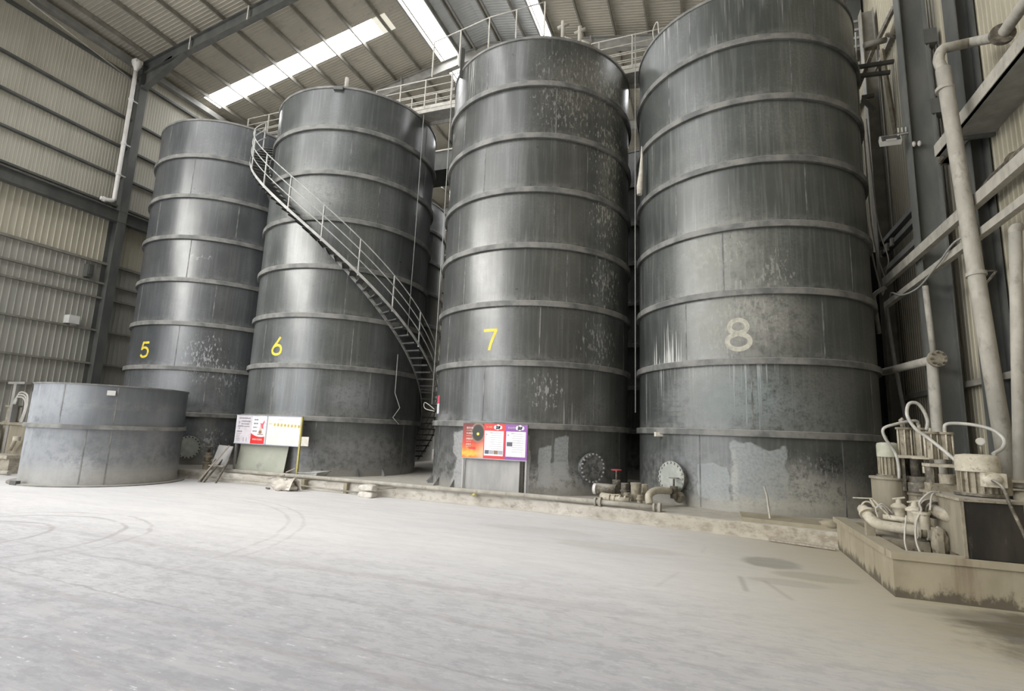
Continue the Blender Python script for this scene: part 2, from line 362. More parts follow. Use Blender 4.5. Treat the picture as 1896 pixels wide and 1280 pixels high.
TR = 2.74
def tank_mat(name, marks, c1=(.064, .069, .066), c2=(.092, .098, .094), dusty=.35, seed=0, rough=.31):
    """marks: (kind, u, v, du, dv, amount[, colour]) in metres on the unrolled shell"""
    k = NT(name); uvn = k.n('ShaderNodeUVMap'); uvn.uv_map = 'flat'; uv = uvn.outputs[0]
    x = k.n('ShaderNodeSeparateXYZ'); k.l(uv, x.inputs[0]); U, W = x.outputs[0], x.outputs[1]
    sv = k.mapv(uv, (1, 1, 1), (seed * 3.1, seed * 1.7, 0))
    n1 = k.noise(sv, .55, 5, .6); n2 = k.noise(sv, 5.0, 7, .68); stk = k.noise(k.mapv(uv, (7, .32, 1), (seed, 0, 0)), 1.6, 6, .62)
    spk = k.noise(k.mapv(uv, (1, .33, 1), (seed, 0, 0)), 16, 6, .68); n3 = k.noise(sv, 17.0, 6, .7)
    c = k.mix(k.step(n1, .35, .68), c1, c2)
    c = k.mix(k.math('MULTIPLY', k.step(n3, .47, .60), k.math('MULTIPLY', k.step(n1, .42, .60), dusty * .75)), c, (.20, .205, .20))
    c = k.mix(k.math('MULTIPLY', k.step(k.noise(k.mapv(uv, (1, .45, 1), (seed * 2, 4, 0)), .8, 5, .6), .55, .30), .35), c, tuple(q * .62 for q in c1))
    # faint vertical wash marks
    wash = k.step(stk, .46, .66)
    c = k.mix(k.math('MULTIPLY', wash, dusty * .8), c, (.22, .225, .215))
    # each course weathers a little differently, and dust settles under and above the rings
    t = k.n('ShaderNodeTexWhiteNoise', noise_dimensions='1D'); k.l(k.math('ADD', k.math('FLOOR', k.math('DIVIDE', k.math('SUBTRACT', W, .362), 1.5)), seed * 7.3), t.inputs['W'])
    c = k.mix(k.math('MULTIPLY', t.outputs['Value'], .35), c, tuple(q * .55 for q in c1))
    fr = k.math('FRACT', k.math('DIVIDE', k.math('SUBTRACT', W, .362), 1.5))
    c = k.mix(k.math('MULTIPLY', k.math('MULTIPLY', k.step(fr, .22, .04), k.step(n2, .40, .60)), dusty * 1.1), c, (.25, .25, .24))
    fine_run = k.noise(k.mapv(uv, (16, .22, 1), (seed * 5, 1, 0)), 1.5, 4, .6)
    c = k.mix(k.math('MULTIPLY', k.step(fine_run, .60, .68), dusty * .8), c, (.27, .275, .265))
    # dust towards the foot of the shell
    low = k.math('MULTIPLY', k.step(W, 1.9, .3), k.step(n2, .40, .60))
    c = k.mix(k.math('MULTIPLY', low, dusty * 1.7), c, (.27, .27, .265))
    foot = k.step(k.math('ADD', W, k.math('MULTIPLY', k.math('SUBTRACT', n2, .5), .5)), .62, .22)
    c = k.mix(k.math('MULTIPLY', foot, min(1, dusty * 1.8)), c, (.42, .40, .36))
    rg = k.math('ADD', k.math('MULTIPLY', n2, .22), rough - .11)
    for mk in marks:
        kind, u, v, du, dv, a = mk[:6]; cc = mk[6] if len(mk) > 6 else (.36, .36, .345)
        eu = k.math('DIVIDE', k.math('ABSOLUTE', k.math('SUBTRACT', U, u)), du); ev = k.math('DIVIDE', k.math('ABSOLUTE', k.math('SUBTRACT', W, v)), dv)
        if kind == 'patch':     # solid smear with a ragged edge
            d = k.math('ADD', k.math('MAXIMUM', eu, ev), k.math('MULTIPLY', k.math('SUBTRACT', k.noise(sv, 1.6, 5), .5), 1.1)); f = k.step(d, 1.0, .90)
            f = k.math('MULTIPLY', f, k.step(n3, .30, .62, .55, 1.0))
        elif kind == 'cloud':
            d = k.math('SQRT', k.math('ADD', k.math('MULTIPLY', eu, eu), k.math('MULTIPLY', ev, ev))); f = k.math('MULTIPLY', k.step(d, 1.1, .2), k.math('ADD', k.math('MULTIPLY', k.step(n2, .36, .56), .65), k.math('MULTIPLY', k.step(n3, .40, .56), .45)))
        elif kind == 'wash':
            d = k.math('SQRT', k.math('ADD', k.math('MULTIPLY', eu, eu), k.math('MULTIPLY', ev, ev))); f = k.math('MULTIPLY', k.step(d, 1.15, .1), k.math('ADD', k.math('MULTIPLY', k.step(n2, .35, .62), .5), k.math('ADD', k.math('MULTIPLY', k.step(stk, .40, .62), .3), .2)))
        elif kind == 'speck':   # splashes
            d = k.math('SQRT', k.math('ADD', k.math('MULTIPLY', eu, eu), k.math('MULTIPLY', ev, ev))); thr = k.math('SUBTRACT', spk, k.math('MULTIPLY', d, .10)); f = k.step(thr, .485, .54)
            f = k.math('MULTIPLY', f, k.step(d, 1.15, .8))
        elif kind == 'drip':    # thin runs hanging from the top of the zone
            t = k.noise(k.mapv(uv, (9, .10, 1), (u + seed, v, 0)), 2.2, 4, .7)
            top = k.math('DIVIDE', k.math('SUBTRACT', v, W), dv)  # -1 top, +1 bottom
            f = k.step(k.math('SUBTRACT', t, k.math('MULTIPLY', k.math('ADD', top, 1.0), .075)), .52, .58)
            f = k.math('MULTIPLY', f, k.math('MULTIPLY', k.step(eu, 1.0, .75), k.step(ev, 1.0, .97)))
        elif kind == 'grow':    # runs rising from the bottom of the zone
            t = k.noise(k.mapv(uv, (10, .12, 1), (u + seed, v, 0)), 2.2, 4, .7)
            top = k.math('DIVIDE', k.math('SUBTRACT', W, v), dv)
            f = k.step(k.math('SUBTRACT', t, k.math('MULTIPLY', k.math('ADD', top, 1.0), .075)), .49, .54)
            f = k.math('MULTIPLY', f, k.math('MULTIPLY', k.step(eu, 1.0, .75), k.step(ev, 1.0, .97)))
        elif kind == 'scratch':
            t = k.n('ShaderNodeTexWave', wave_type='RINGS'); k.l(k.mapv(uv, (1, 1.2, 1), (-u, -v * 1.2, 0)), t.inputs[0]); t.inputs['Scale'].default_value = 2.2; t.inputs['Distortion'].default_value = 6; t.inputs['Detail'].default_value = 3
            d = k.math('SQRT', k.math('ADD', k.math('MULTIPLY', eu, eu), k.math('MULTIPLY', ev, ev))); f = k.math('MULTIPLY', k.step(d, 1.05, .6), k.step(t.outputs[1], .55, .95))
        f = k.math('MULTIPLY', f, a)
        c = k.mix(f, c, cc); rg = k.math('ADD', rg, k.math('MULTIPLY', f, .25))
    k.color(c); k.l(k.math('MINIMUM', rg, 1.0), k.b.inputs['Roughness'])
    k.b.inputs['Specular IOR Level'].default_value = .95
    # plates ripple a little between the rings
    k.bump(k.noise(k.mapv(uv, (.5, 1, 1), (seed, 2, 0)), .9, 2), .25, .05)
    return k.m
M['ring'] = dirty('dusty stiffener ring', (.115, .118, .116), (.23, .225, .21), 2.2, .6, dust=.7, lo=.35, hi=.62)
M['seam'] = dirty('weld seam', (.10, .105, .105), (.26, .255, .245), 3, .6)
M['cover'] = dirty('manhole cover paint', (.075, .08, .085), (.25, .25, .245), 8, .5, c3=(.36, .36, .35))
M['cover_pale'] = dirty('slurry coated cover', (.34, .36, .33), (.46, .47, .43), 6, .7)
M['bolt'] = dirty('pale bolts', (.30, .30, .29), (.44, .43, .41), 6, .5)
M['bolt_dark'] = flat('dark bolts', (.05, .05, .05), .5)

# ------------------------------------------------------------------ the hall
XL, XR, YF, YB = -22.0, 5.05, -14.0, 55.0
EAVE, SLOPE, XRIDGE = 16.36, 0.194, -8.75
ZR = EAVE + SLOPE * (XRIDGE - XL)
XRE = XRIDGE + (XRIDGE - XL)              # mirrored eave of the right slope
def roof_z(x): return ZR - SLOPE * abs(x - XRIDGE)

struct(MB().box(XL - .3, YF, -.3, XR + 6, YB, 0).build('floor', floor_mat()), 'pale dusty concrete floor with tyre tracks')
struct(MB().box(-60, -60, -.35, 60, YF, -.02).build('ground', M['ground']), 'concrete yard outside the open front of the hall')

def corrugated(mb, origin, along, across, out, length, height, pitch, top, depth):
    """ribbed sheet: ribs run in 'across', repeat in 'along'"""
    n = int(length / pitch); o = V(origin); pts = []
    for i in range(n):
        a = i * pitch
        pts += [(a, 0), (a + pitch - top, 0), (a + pitch - top * .8, depth), (a + pitch - top * .2, depth)]
    pts.append((n * pitch, 0))
    vs = [o + along * a + out * d for a, d in pts] + [o + along * a + out * d + across * height for a, d in pts]
    k = len(pts)
    mb.add(vs, [(i, i + 1, k + i + 1, k + i) for i in range(k - 1)])
ex, ey, ez = V((1, 0, 0)), V((0, 1, 0)), V((0, 0, 1))

BELT = 9.35
mb = MB(); corrugated(mb.mat(0), (XL, YF, BELT), ey, ez, ex, YB - YF, EAVE + .2 - BELT, .11, .03, .008)
corrugated(mb.mat(1), (XL, YF, 0), ey, ez, ex, 7.3, BELT, .19, .045, .02); corrugated(mb, (XL, -6.7, 6.3), ey, ez, ex, 9.3, BELT - 6.3, .19, .045, .02); corrugated(mb, (XL, 2.6, 0), ey, ez, ex, YB - 2.6, 7.5, .19, .045, .02); corrugated(mb.mat(2), (XL, 2.6, 7.5), ey, ez, ex, YB - 2.6, BELT - 7.5, .19, .045, .02)
struct(mb.build('wall_left', [M['wall_upper'], M['wall_lower'], M['wall_cream']]), 'ribbed sheet wall on the left of the hall')
mb = MB(); corrugated(mb, (XR, YF, 0), ey, ez, -ex, YB - YF, roof_z(XR) + .3, .15, .045, .014)
struct(mb.build('wall_right', M['wall_right']), 'dusty ribbed sheet wall on the right of the hall')
mb = MB(); corrugated(mb, (XL, YB, 0), ex, ez, -ey, XR - XL, ZR + .3, .3, .07, .04)
struct(mb.build('wall_back', M['wall_right']), 'far end wall of the hall behind the tanks')
# the front: wall above a wide open gateway
mb = MB(); corrugated(mb, (XL, YF, 9.2), ex, ez, ey, 14.4, ZR - 8.9, .3, .07, .04); corrugated(mb, (XL + 14.4, YF, 0), ex, ez, ey, XR - XL - 14.4, ZR + .3, .3, .07, .04)
struct(mb.build('wall_front', M['wall_upper']), 'front wall above the open gateway')

# clerestory panels, put in out of view as sources for the tank highlights
def added_glow(name, p0, al, L, z0, z1, out, label):
    p0 = V(p0); mb = MB().mat(0).add([p0 + ez * z0, p0 + al * L + ez * z0, p0 + al * L + ez * z1, p0 + ez * z1], [(0, 1, 2, 3)])
    mb.mat(1)
    for i in range(int(L / 1.5) + 1): a = p0 + al * min(L, i * 1.5) + out * .02; mb.bar(a + ez * z0, a + ez * z1, .08, .06, out)
    for z in (z0, (z0 + z1) / 2, z1): mb.bar(p0 + out * .02 + ez * z, p0 + al * L + out * .02 + ez * z, .06, .08)
    struct(mb.build(name, [M['added_glow'], M['steel_grey']]), label)
added_glow('window_40', (XL + .06, -12.5, 0), ey, 16.5, 9.9, 15.2, ex, 'unseen glowing panel added high in the left wall near the gateway')
added_glow('window_41', (-21.6, YF + .06, 0), ex, 6.0, 9.6, 15.6, ey, 'unseen glowing panel added high in the front wall above the gateway')

# roof slopes with translucent strips left open in the sheets
SKY_Y = [(-8.15, -7.3), (-2.15, -1.3), (3.85, 4.7), (15.85, 16.72), (21.85, 22.7), (27.85, 28.7), (33.85, 34.7)]
def slope_sheets(mb, x0, x1, holes, hx0, hx1):
    al = V((x1 - x0, 0, roof_z(x1) - roof_z(x0))); L = al.length; al.normalize()
    dn = V((0, 0, -1)); edges = [YF] + [e for h in holes for e in h] + [YB]
    def sheet(xa, xb, ya, yb):
        corrugated(mb, (xa, ya, roof_z(xa)), ey, V((xb - xa, 0, roof_z(xb) - roof_z(xa))), dn, yb - ya + .01, 1.0, (yb - ya) / max(1, round((yb - ya) / .14)), .05, .012)
    for i in range(0, len(edges), 2): sheet(x0, x1, edges[i], edges[i + 1])
    for (a, b) in holes:
        if hx0 > x0 + .01: sheet(x0, hx0, a, b)
        if hx1 < x1 - .01: sheet(hx1, x1, a, b)
GAP0, GAP1, GAP2, GAP3 = -11.05, -10.25, -6.25, -5.85
mb = MB(); slope_sheets(mb, XL - .2, GAP0, SKY_Y, -21.6, -12.0)
struct(mb.build('ceiling', M['roof']), 'left slope of the sheet roof')
mb = MB(); slope_sheets(mb, GAP3, XR + .6, [h for h in SKY_Y if h[0] > 14], -1.6, 3.8)
struct(mb.build('ceiling', M['roof']), 'right slope of the sheet roof')
mb = MB(); slope_sheets(mb, GAP1, XRIDGE, [], 0, 0); slope_sheets(mb, XRIDGE, GAP2, [], 0, 0)
struct(mb.build('ceiling', M['roof_grey']), 'bluish grey sheets along the roof ridge')
def sky_panel(x0, x1, y0, y1, name, m, label, dz=.012):
    o = MB().add([(x0, y0, roof_z(x0) + dz), (x1, y0, roof_z(x1) + dz), (x1, y1, roof_z(x1) + dz), (x0, y1, roof_z(x0) + dz)], [(0, 3, 2, 1)]).build(name, m)
    return struct(o, label)
wn = 1
for (a, b) in SKY_Y:
    sky_panel(-21.6, -12.62, a, b, 'window_%d' % wn, M['skylight'], 'bright translucent strip across the left roof slope, bay at %d m depth' % round(a)); wn += 1
    sky_panel(-12.62, -12.0, a, b, 'window_%d' % wn, M['skylight_old'], 'yellowed upper end of the translucent roof strip, bay at %d m depth' % round(a)); wn += 1
    if a > 14: sky_panel(-1.6, 3.8, a, b, 'window_%d' % wn, M['skylight'], 'bright translucent strip across the right roof slope, bay at %d m depth' % round(a)); wn += 1
sky_panel(GAP0, GAP1, YF, YB, 'window_%d' % wn, M['skylight'], 'long bright translucent strip left of the roof ridge'); wn += 1
sky_panel(GAP2, GAP3, YF, YB, 'window_%d' % wn, M['skylight'], 'narrow bright translucent strip right of the roof ridge')

# purlins: one object each
px = XL + .75; i = 0
while px < XR:
    if not (GAP0 - .1 < px < GAP1 + .1 or GAP2 - .1 < px < GAP3 + .1):
        z = roof_z(px) - .12
        o = MB().channel((px, YF, z), (px, YB, z), .06, .16, .012).build('roof_purlin', M['steel_brown'])
        struct(o, 'long thin purlin under the %s roof slope' % ('left' if px < XRIDGE else 'right'), group='roof purlins')
    px += 1.29
for x in (GAP0 - .06, GAP1 + .06, GAP2 - .06, GAP3 + .06):
    o = MB().channel((x, YF, roof_z(x) - .14), (x, YB, roof_z(x) - .14), .07, .22, .012).build('ridge_purlin', M['steel_grey'])
    struct(o, 'purlin edging a bright strip beside the roof ridge', group='ridge purlins')
for x in (-9.4, -8.1):
    o = MB().tube([(x, YF, roof_z(x) - .3), (x, YB, roof_z(x) - .3)], .05, 8).build('ridge_pipe', M['steel_grey'])
    struct(o, 'thin pipe running along under the roof ridge', group='ridge pipes')

# portal frames
FRAMES = [1.15, 7.15, 13.15, 19.15, 25.15, 31.15, 37.15, 43.15]
XLC, XRC = -21.7, 4.55
for yi, y in enumerate(FRAMES):
    mid = 'frame beside the tank row' if y == 13.15 else ('frame in front of the tanks' if y < 13 else 'frame behind the tank row')
    c = MB().ibeam((XLC, y, 0), (XLC, y, EAVE - .35), .32, .52, .022, ex)
    struct(c.build('steel_column', M['steel_dark']), 'dark steel column on the left wall, %s' % mid, group='left wall columns')
    if y > 12:
        c = MB().ibeam((XRC, y, 0), (XRC, y, roof_z(XRC) - .6), .32, .5, .022, ex)
        struct(c.build('steel_column', M['steel_mid']), 'dark steel column on the right wall, %s' % mid, group='right wall columns')
    m = M['steel_dark'] if y < 14 else M['steel_grey']
    for (xa, xb, s) in ((XL + .1, XRIDGE, 1), (XR - .1, XRIDGE, -1)):
        za, zb = roof_z(xa) - .25 - .27, roof_z(xb) - .25 - .27
        r = MB().ibeam((xa, y, za), (xb, y, zb), .24, .52, .02, V((0, 0, 1)))
        # deepened haunch at the eave
        r.bar((xa + s * .3, y, za - .95), (xa + s * 2.6, y, roof_z(xa + s * 2.6) - .78), .24, .02).bar((xa + s * .4, y, za - .45), (xa + s * 1.9, y, roof_z(xa + s * 1.9) - .75), .02, .5)
        struct(r.build('roof_rafter', m), 'sloping steel rafter, %s' % mid, group='roof rafters')
        for q in range(2, 9, 2):
            xx = xa + (xb - xa) * q / 9.0; zz = roof_z(xx)
            f = MB().bar((xx, y - .13, zz - .8), (xx, y - .13, zz - .2), .06, .02, ey)
            struct(f.build('rafter_stiffener', M['rail'] if y < 14 else m), 'pale plate on a roof rafter web', group='rafter stiffeners')

# left wall rails and beams
for z, hgt in ((15.45, .14), (13.65, .12), (12.4, .12), (11.16, .12), (9.95, .12), (7.55, .14), (6.76, .10), (6.19, .10), (4.93, .10), (3.66, .10), (2.72, .10), (1.3, .1)):
    o = MB().channel((XL + .10, YF, z), (XL + .10, YB, z), .14, hgt * .65, .012).build('wall_girt', M['steel_dark'] if z > 9.5 else M['steel_brown'])
    struct(o, 'horizontal girt on the left wall', group='left wall girts')
o = MB().ibeam((XL + .42, YF, 9.45), (XL + .42, YB, 9.45), .30, .46, .03).box(XL + .05, YF, 9.66, XL + .3, YB, 9.72).build('runway_beam', M['steel_dark'])
struct(o, 'dark horizontal beam along the left wall at mid height')
o = MB().channel((XL + .16, YF, 16.05), (XL + .16, YB, 16.05), .26, .24, .02).build('eave_beam', M['steel_grey'])
struct(o, 'eave strut along the top of the left wall')
# sway rods between left columns
for (a, b) in (((XL + .3, 13.0, 15.2), (XL + .3, 7.3, 16.0)),):
    struct(MB().tube([a, b], .03, 8).build('eave_rod', M['rail']), 'pale rod along the top of the left wall')

# white rainwater pipe on the left column
dp = thing('downpipe', 'white plastic downpipe on the left wall with a funnel top, beside the dark column', 'downpipe', (XL + .55, 12.75, 9.9))
x0, y0 = XL + .58, 12.72
MB().tube(spline([(x0, y0, 15.55), (x0, y0, 13.0), (x0, y0, 10.3), (x0, y0 - .02, 9.98), (x0 - .06, y0 - .25, 9.9), (x0 - .1, y0 - .42, 9.9)], 4), .075, 12).build('pipe', M['white_pipe'], dp)
MB().lathe([(.075, 0), (.085, .1), (.17, .28), (.17, .42)], (x0, y0, 15.5), 14).box(x0 - .14, y0 - .14, 15.85, x0 + .14, y0 + .14, 15.98).build('funnel', M['white_pipe'], dp)
for z in (14.2, 12.3, 11.0): MB().lathe([(.076, 0), (.095, .01), (.095, .09), (.076, .1)], (x0, y0, z), 14).box(x0 - .02, y0 + .07, z + .03, x0 + .02, 12.985, z + .07).build('pipe_collar', M['white_pipe'], dp)
MB().lathe([(.076, 0), (.098, .0), (.098, .12), (.076, .12)], (x0 - .1, y0 - .34, 9.9), 14, 'Y').build('end_collar', M['white_pipe'], dp)

# small boxes on the left wall
b = thing('speaker_box', 'small white box on the left wall below the cream band', 'wall box', (XL + .1, 12.2, 5.0))
MB().box(XL + .05, 12.05, 5.0, XL + .35, 12.4, 5.3).build('body', M['white_box'], b); MB().bar((XL + .2, 12.3, 4.95), (XL + .2, 12.3, 5.0), .05, .2).build('bracket', M['rail'], b)
b = thing('junction_box', 'dark box on the left wall beside the column', 'wall box', (XL + .1, 12.5, 7.0))
MB().box(XL + .05, 12.4, 6.85, XL + .3, 12.6, 7.35).build('body', M['steel_dark'], b); MB().box(XL + .3, 12.43, 6.95, XL + .33, 12.57, 7.25).build('lid', M['steel_dark'], b)

# plinth under the tanks
front = [(-21.9, 11.75), (-14.6, 11.72), (-10, 11.72), (-4.0, 11.55), (-1.2, 11.1), (.9, 10.72), (2.0, 10.5)]
poly = front + [(2.0, 10.72), (4.9, 10.72), (4.9, 32), (-21.9, 32)]
mb = MB().prism([(p[0], p[1] + .12) for p in front] + poly[len(front):], 0, .26)
edge = []
for j in range(len(front) - 1):
    a, b = V((*front[j], 0)), V((*front[j + 1], 0)); k = max(2, int((b - a).length / .09))
    edge += [a.lerp(b, q / k) for q in range(k)]
edge.append(V((*front[-1], 0)))
prof = [(.30, .2602), (.10, .262), (.035, .255), (.0, .235), (-.012, .18), (-.012, .10), (-.03, .03), (-.09, .001)]
vs = []
for p in edge:
    for (dy, z) in prof:
        q = V((p.x * 1.3, z * 5, 0)); w_ = 1.0 if .001 < z < .261 else .2
        vs.append((p.x, p.y + dy - .05 * w_ * noise.noise(q * 1.7) - .03 * w_ * noise.noise(q * 5), max(.0, z + .022 * (noise.noise(q * 3.1 + V((9, 0, 0))) if z > .02 else .2) * w_)))
np_ = len(prof)
mb.add(vs, [(i * np_ + k, (i + 1) * np_ + k, (i + 1) * np_ + k + 1, i * np_ + k + 1) for i in range(len(edge) - 1) for k in range(np_ - 1)], True)
rnd = random.Random(3)
for i in range(0):      # broken dusty edge
    t = rnd.random() * (len(front) - 1); j = int(t); u = t - j
    p = V((*front[j], 0)).lerp(V((*front[j + 1], 0)), u)
    r = .04 + rnd.random() * .07
    mb.sphere((p.x, p.y + .02, rnd.choice((.04, .14, .22))), r, 8, 5, (1.8, .5, .6))
struct(mb.build('concrete_plinth', M['plinth']), 'low dusty concrete plinth carrying the row of tanks')
struct(MB().prism([(.55, 10.9), (2.0, 10.62), (2.0, 11.5), (.55, 11.7)], .26, .33).build('plinth_slab', M['beige']), 'stained concrete lip at the foot of tank 8')

# ------------------------------------------------------------------ storage tanks
def ring_bm(cx, cy, z, R=TR, a0=0, a1=2 * PI, n=128, wob=0):
    return MB().lathe([(R, -.06), (R + .078, -.07), (R + .085, -.06), (R + .085, .06), (R + .078, .07), (R, .07)], (cx, cy, z), n, 'Z', smooth=False)
Z0 = .26
BANDS = [0.362 + 1.5 * k for k in range(1, 8)]
RIM = 12.27
def shell_point(cx, cy, u, z, R=TR, off=0.0):
    a = u / TR; return V((cx + (R + off) * math.sin(a), cy - (R + off) * math.cos(a), z))
NUM = {'5': [[(.36, .5), (-.2, .5), (-.3, .04), (-.12, .14), (.1, .14), (.3, 0), (.34, -.2), (.24, -.42), (0, -.5), (-.22, -.47), (-.36, -.34)]],
       '6': [[(.22, .52), (-.02, .2), (-.26, -.08), (-.34, -.26), (-.26, -.44), (0, -.52), (.26, -.44), (.34, -.24), (.26, -.04), (.02, .04), (-.2, -.04)]],
       '7': [[(-.36, .5), (.36, .5), (.2, .12), (.08, -.2), (0, -.52)]],
       '8': [[(.0, .03), (-.22, .12), (-.28, .27), (-.2, .44), (0, .51), (.2, .44), (.28, .27), (.22, .12), (0, .03), (-.28, -.08), (-.36, -.26), (-.26, -.44), (0, -.52), (.26, -.44), (.36, -.26), (.28, -.08), (.0, .03)]]}
def ribbon(mb, pts, wd, fn, off):
    """flat stroke laid on a surface given by fn(u, v, off); sharp corners split it"""
    pts = [V((p[0], p[1], 0)) for p in pts]
    for i in range(1, len(pts) - 1):
        a = pts[i] - pts[i - 1]; b = pts[i + 1] - pts[i]
        if a.length > 1e-6 and b.length > 1e-6 and a.angle(b) > .9:
            ribbon(mb, pts[:i] + [pts[i] + a.normalized() * wd * .4], wd, fn, off); ribbon(mb, [pts[i] - b.normalized() * wd * .4] + pts[i:] if False else pts[i:], wd, fn, off + .0005); return
    q = [pts[0]]
    for i in range(1, len(pts)):
        k = max(1, int((pts[i] - pts[i - 1]).length / .04)); q += [pts[i - 1].lerp(pts[i], (j + 1) / k) for j in range(k)]
    pts = q; n = len(pts); L = []; R_ = []
    for i in range(n):
        t = (pts[min(i + 1, n - 1)] - pts[max(i - 1, 0)]).normalized(); nn = V((-t.y, t.x, 0)) * wd / 2
        L.append(pts[i] + nn); R_.append(pts[i] - nn)
    vs = [fn(p.x, p.y, off) for p in L] + [fn(p.x, p.y, off) for p in R_] + [fn(p.x, p.y, .001) for p in L] + [fn(p.x, p.y, .001) for p in R_]
    fs = []
    for i in range(n - 1):
        fs += [(i, n + i, n + i + 1, i + 1), (i, i + 1, 2 * n + i + 1, 2 * n + i), (n + i, 3 * n + i, 3 * n + i + 1, n + i + 1)]
    mb.add(vs, fs)
def shell_bm(cx, cy, R, z0, z1, seams=(), n=160, bands=()):
    mb = MB(); uv = []; vs = []; zs = [z0, z1]
    for z in zs:
        for k in range(n + 1):
            a = -PI + 2 * PI * k / n; vs.append((cx + R * math.sin(a), cy - R * math.cos(a), z)); uv.append((a * R, z))
    fs = [(k, k + 1, n + 1 + k + 1, n + 1 + k) for k in range(n)]
    mb.add(vs, fs, True); mb.uv = uv
    mb.mat(1)
    for (u, za, zb) in seams:
        a = u / R; c, s = math.cos(a), math.sin(a); rad = V((s, -c, 0)); tg = V((c, s, 0))
        mb.obox(V((cx, cy, (za + zb) / 2)) + rad * R, tg * .014, rad * .004, V((0, 0, (zb - za) / 2)))
    mb.mat(0)
    return mb
def manhole(root, cx, cy, u, z, m, bm, r=.36, nb=20):
    rad = V((math.sin(u / TR), -math.cos(u / TR), 0)); tg = V((math.cos(u / TR), math.sin(u / TR), 0)); c = V((cx, cy, z)) + rad * (TR - .03)
    MB().lathe([(r * .86, 0), (r * .86, .14)], c, 32, rad).lathe([(r * .8, .14), (r, .14), (r, .165), (r * .8, .165)], c, 32, rad, smooth=False).build('manhole_neck', M['cover'], root)
    cv = MB().lathe([(.001, .196), (r * .6, .20), (r * .985, .196), (r, .19), (r, .17), (r * .7, .17)], c, 36, rad, smooth=False).build('manhole_cover', m, root)
    first = None
    for k in range(nb):
        a = 2 * PI * k / nb; p = c + rad * .19 + (tg * math.cos(a) + ez * math.sin(a)) * r * .91
        if first is None:
            first = MB().cyl((0, 0, 0), .024, .035, 6, rad).build('bolt', bm, None); first.parent = cv; first.location = p - V(root['_o'])
        else:
            q = first.copy(); COL.objects.link(q); q.parent = cv; q.location = p - V(root['_o'])
def gusset(root, cx, cy, u, m):
    rad = V((math.sin(u / TR), -math.cos(u / TR), 0)); tg = V((math.cos(u / TR), math.sin(u / TR), 0)) * .012
    b = V((cx, cy, Z0)) + rad * TR
    vs = [b + tg, b + tg + rad * .16, b + tg + ez * .22, b - tg, b - tg + rad * .16, b - tg + ez * .22]
    MB().add(vs, [(0, 1, 2), (3, 5, 4), (0, 3, 4, 1), (1, 4, 5, 2), (0, 2, 5, 3)]).build('foot_gusset', m, root)
def tank(cx, cy, label, mat_shell, digit=None, du=0, dsize=.5, dmat=None, seed=0, front=True):
    t = thing('storage_tank', label, 'tank', (cx, cy, Z0), 'tall ringed storage tanks' if front else 'tanks of the back row')
    r = random.Random(seed + 11); seams = []
    lv = [Z0] + BANDS + [RIM]
    for i in range(8):
        u = -8.2 + r.random() * 1.8 + (i % 2) * .9
        while u < 8.4: seams.append((u, lv[i] + (.02 if i == 0 else .07), lv[i + 1] - .07)); u += 2.87
    shell_bm(cx, cy, TR, Z0, RIM, seams).build('shell', [mat_shell, M['seam']], t)
    MB().lathe([(TR - .01, RIM - .06), (.05, RIM - .01), (.001, RIM - .01)], (cx, cy, 0), 96).build('roof_cone', M['ring'], t)
    MB().lathe([(TR + .001, -.05), (TR + .03, -.045), (TR + .03, .02), (TR - .04, .02), (TR - .04, -.03)], (cx, cy, RIM), 128, smooth=False).build('top_rim', M['ring'], t)
    for z in BANDS: ring_bm(cx, cy, z).build('stiffener_ring', M['ring'], t)
    if digit:
        mb = MB(); sz = dsize
        pts = spline([(p[0], p[1], 0) for p in NUM[digit][0]], 5) if digit in '68' else ([V((*p, 0)) for p in NUM[digit][0]] if digit == '7' else None)
        if pts is None:
            q = NUM[digit][0]; pts = [V((*q[0], 0)), V((*q[1], 0)), V((*q[2], 0))] + spline([(p[0], p[1], 0) for p in q[2:]], 5)[1:]
        ribbon(mb, [(du + p.x * sz, 3.95 + p.y * sz) for p in pts], .075 if digit != '8' else .10, lambda u, v, o: shell_point(cx, cy, u, v, TR, o), .004)
        o = mb.build('painted_number', dmat or M['yellow'], t); o['label'] = ('faded cream' if digit == '8' else 'yellow') + ' painted number ' + digit
    return t

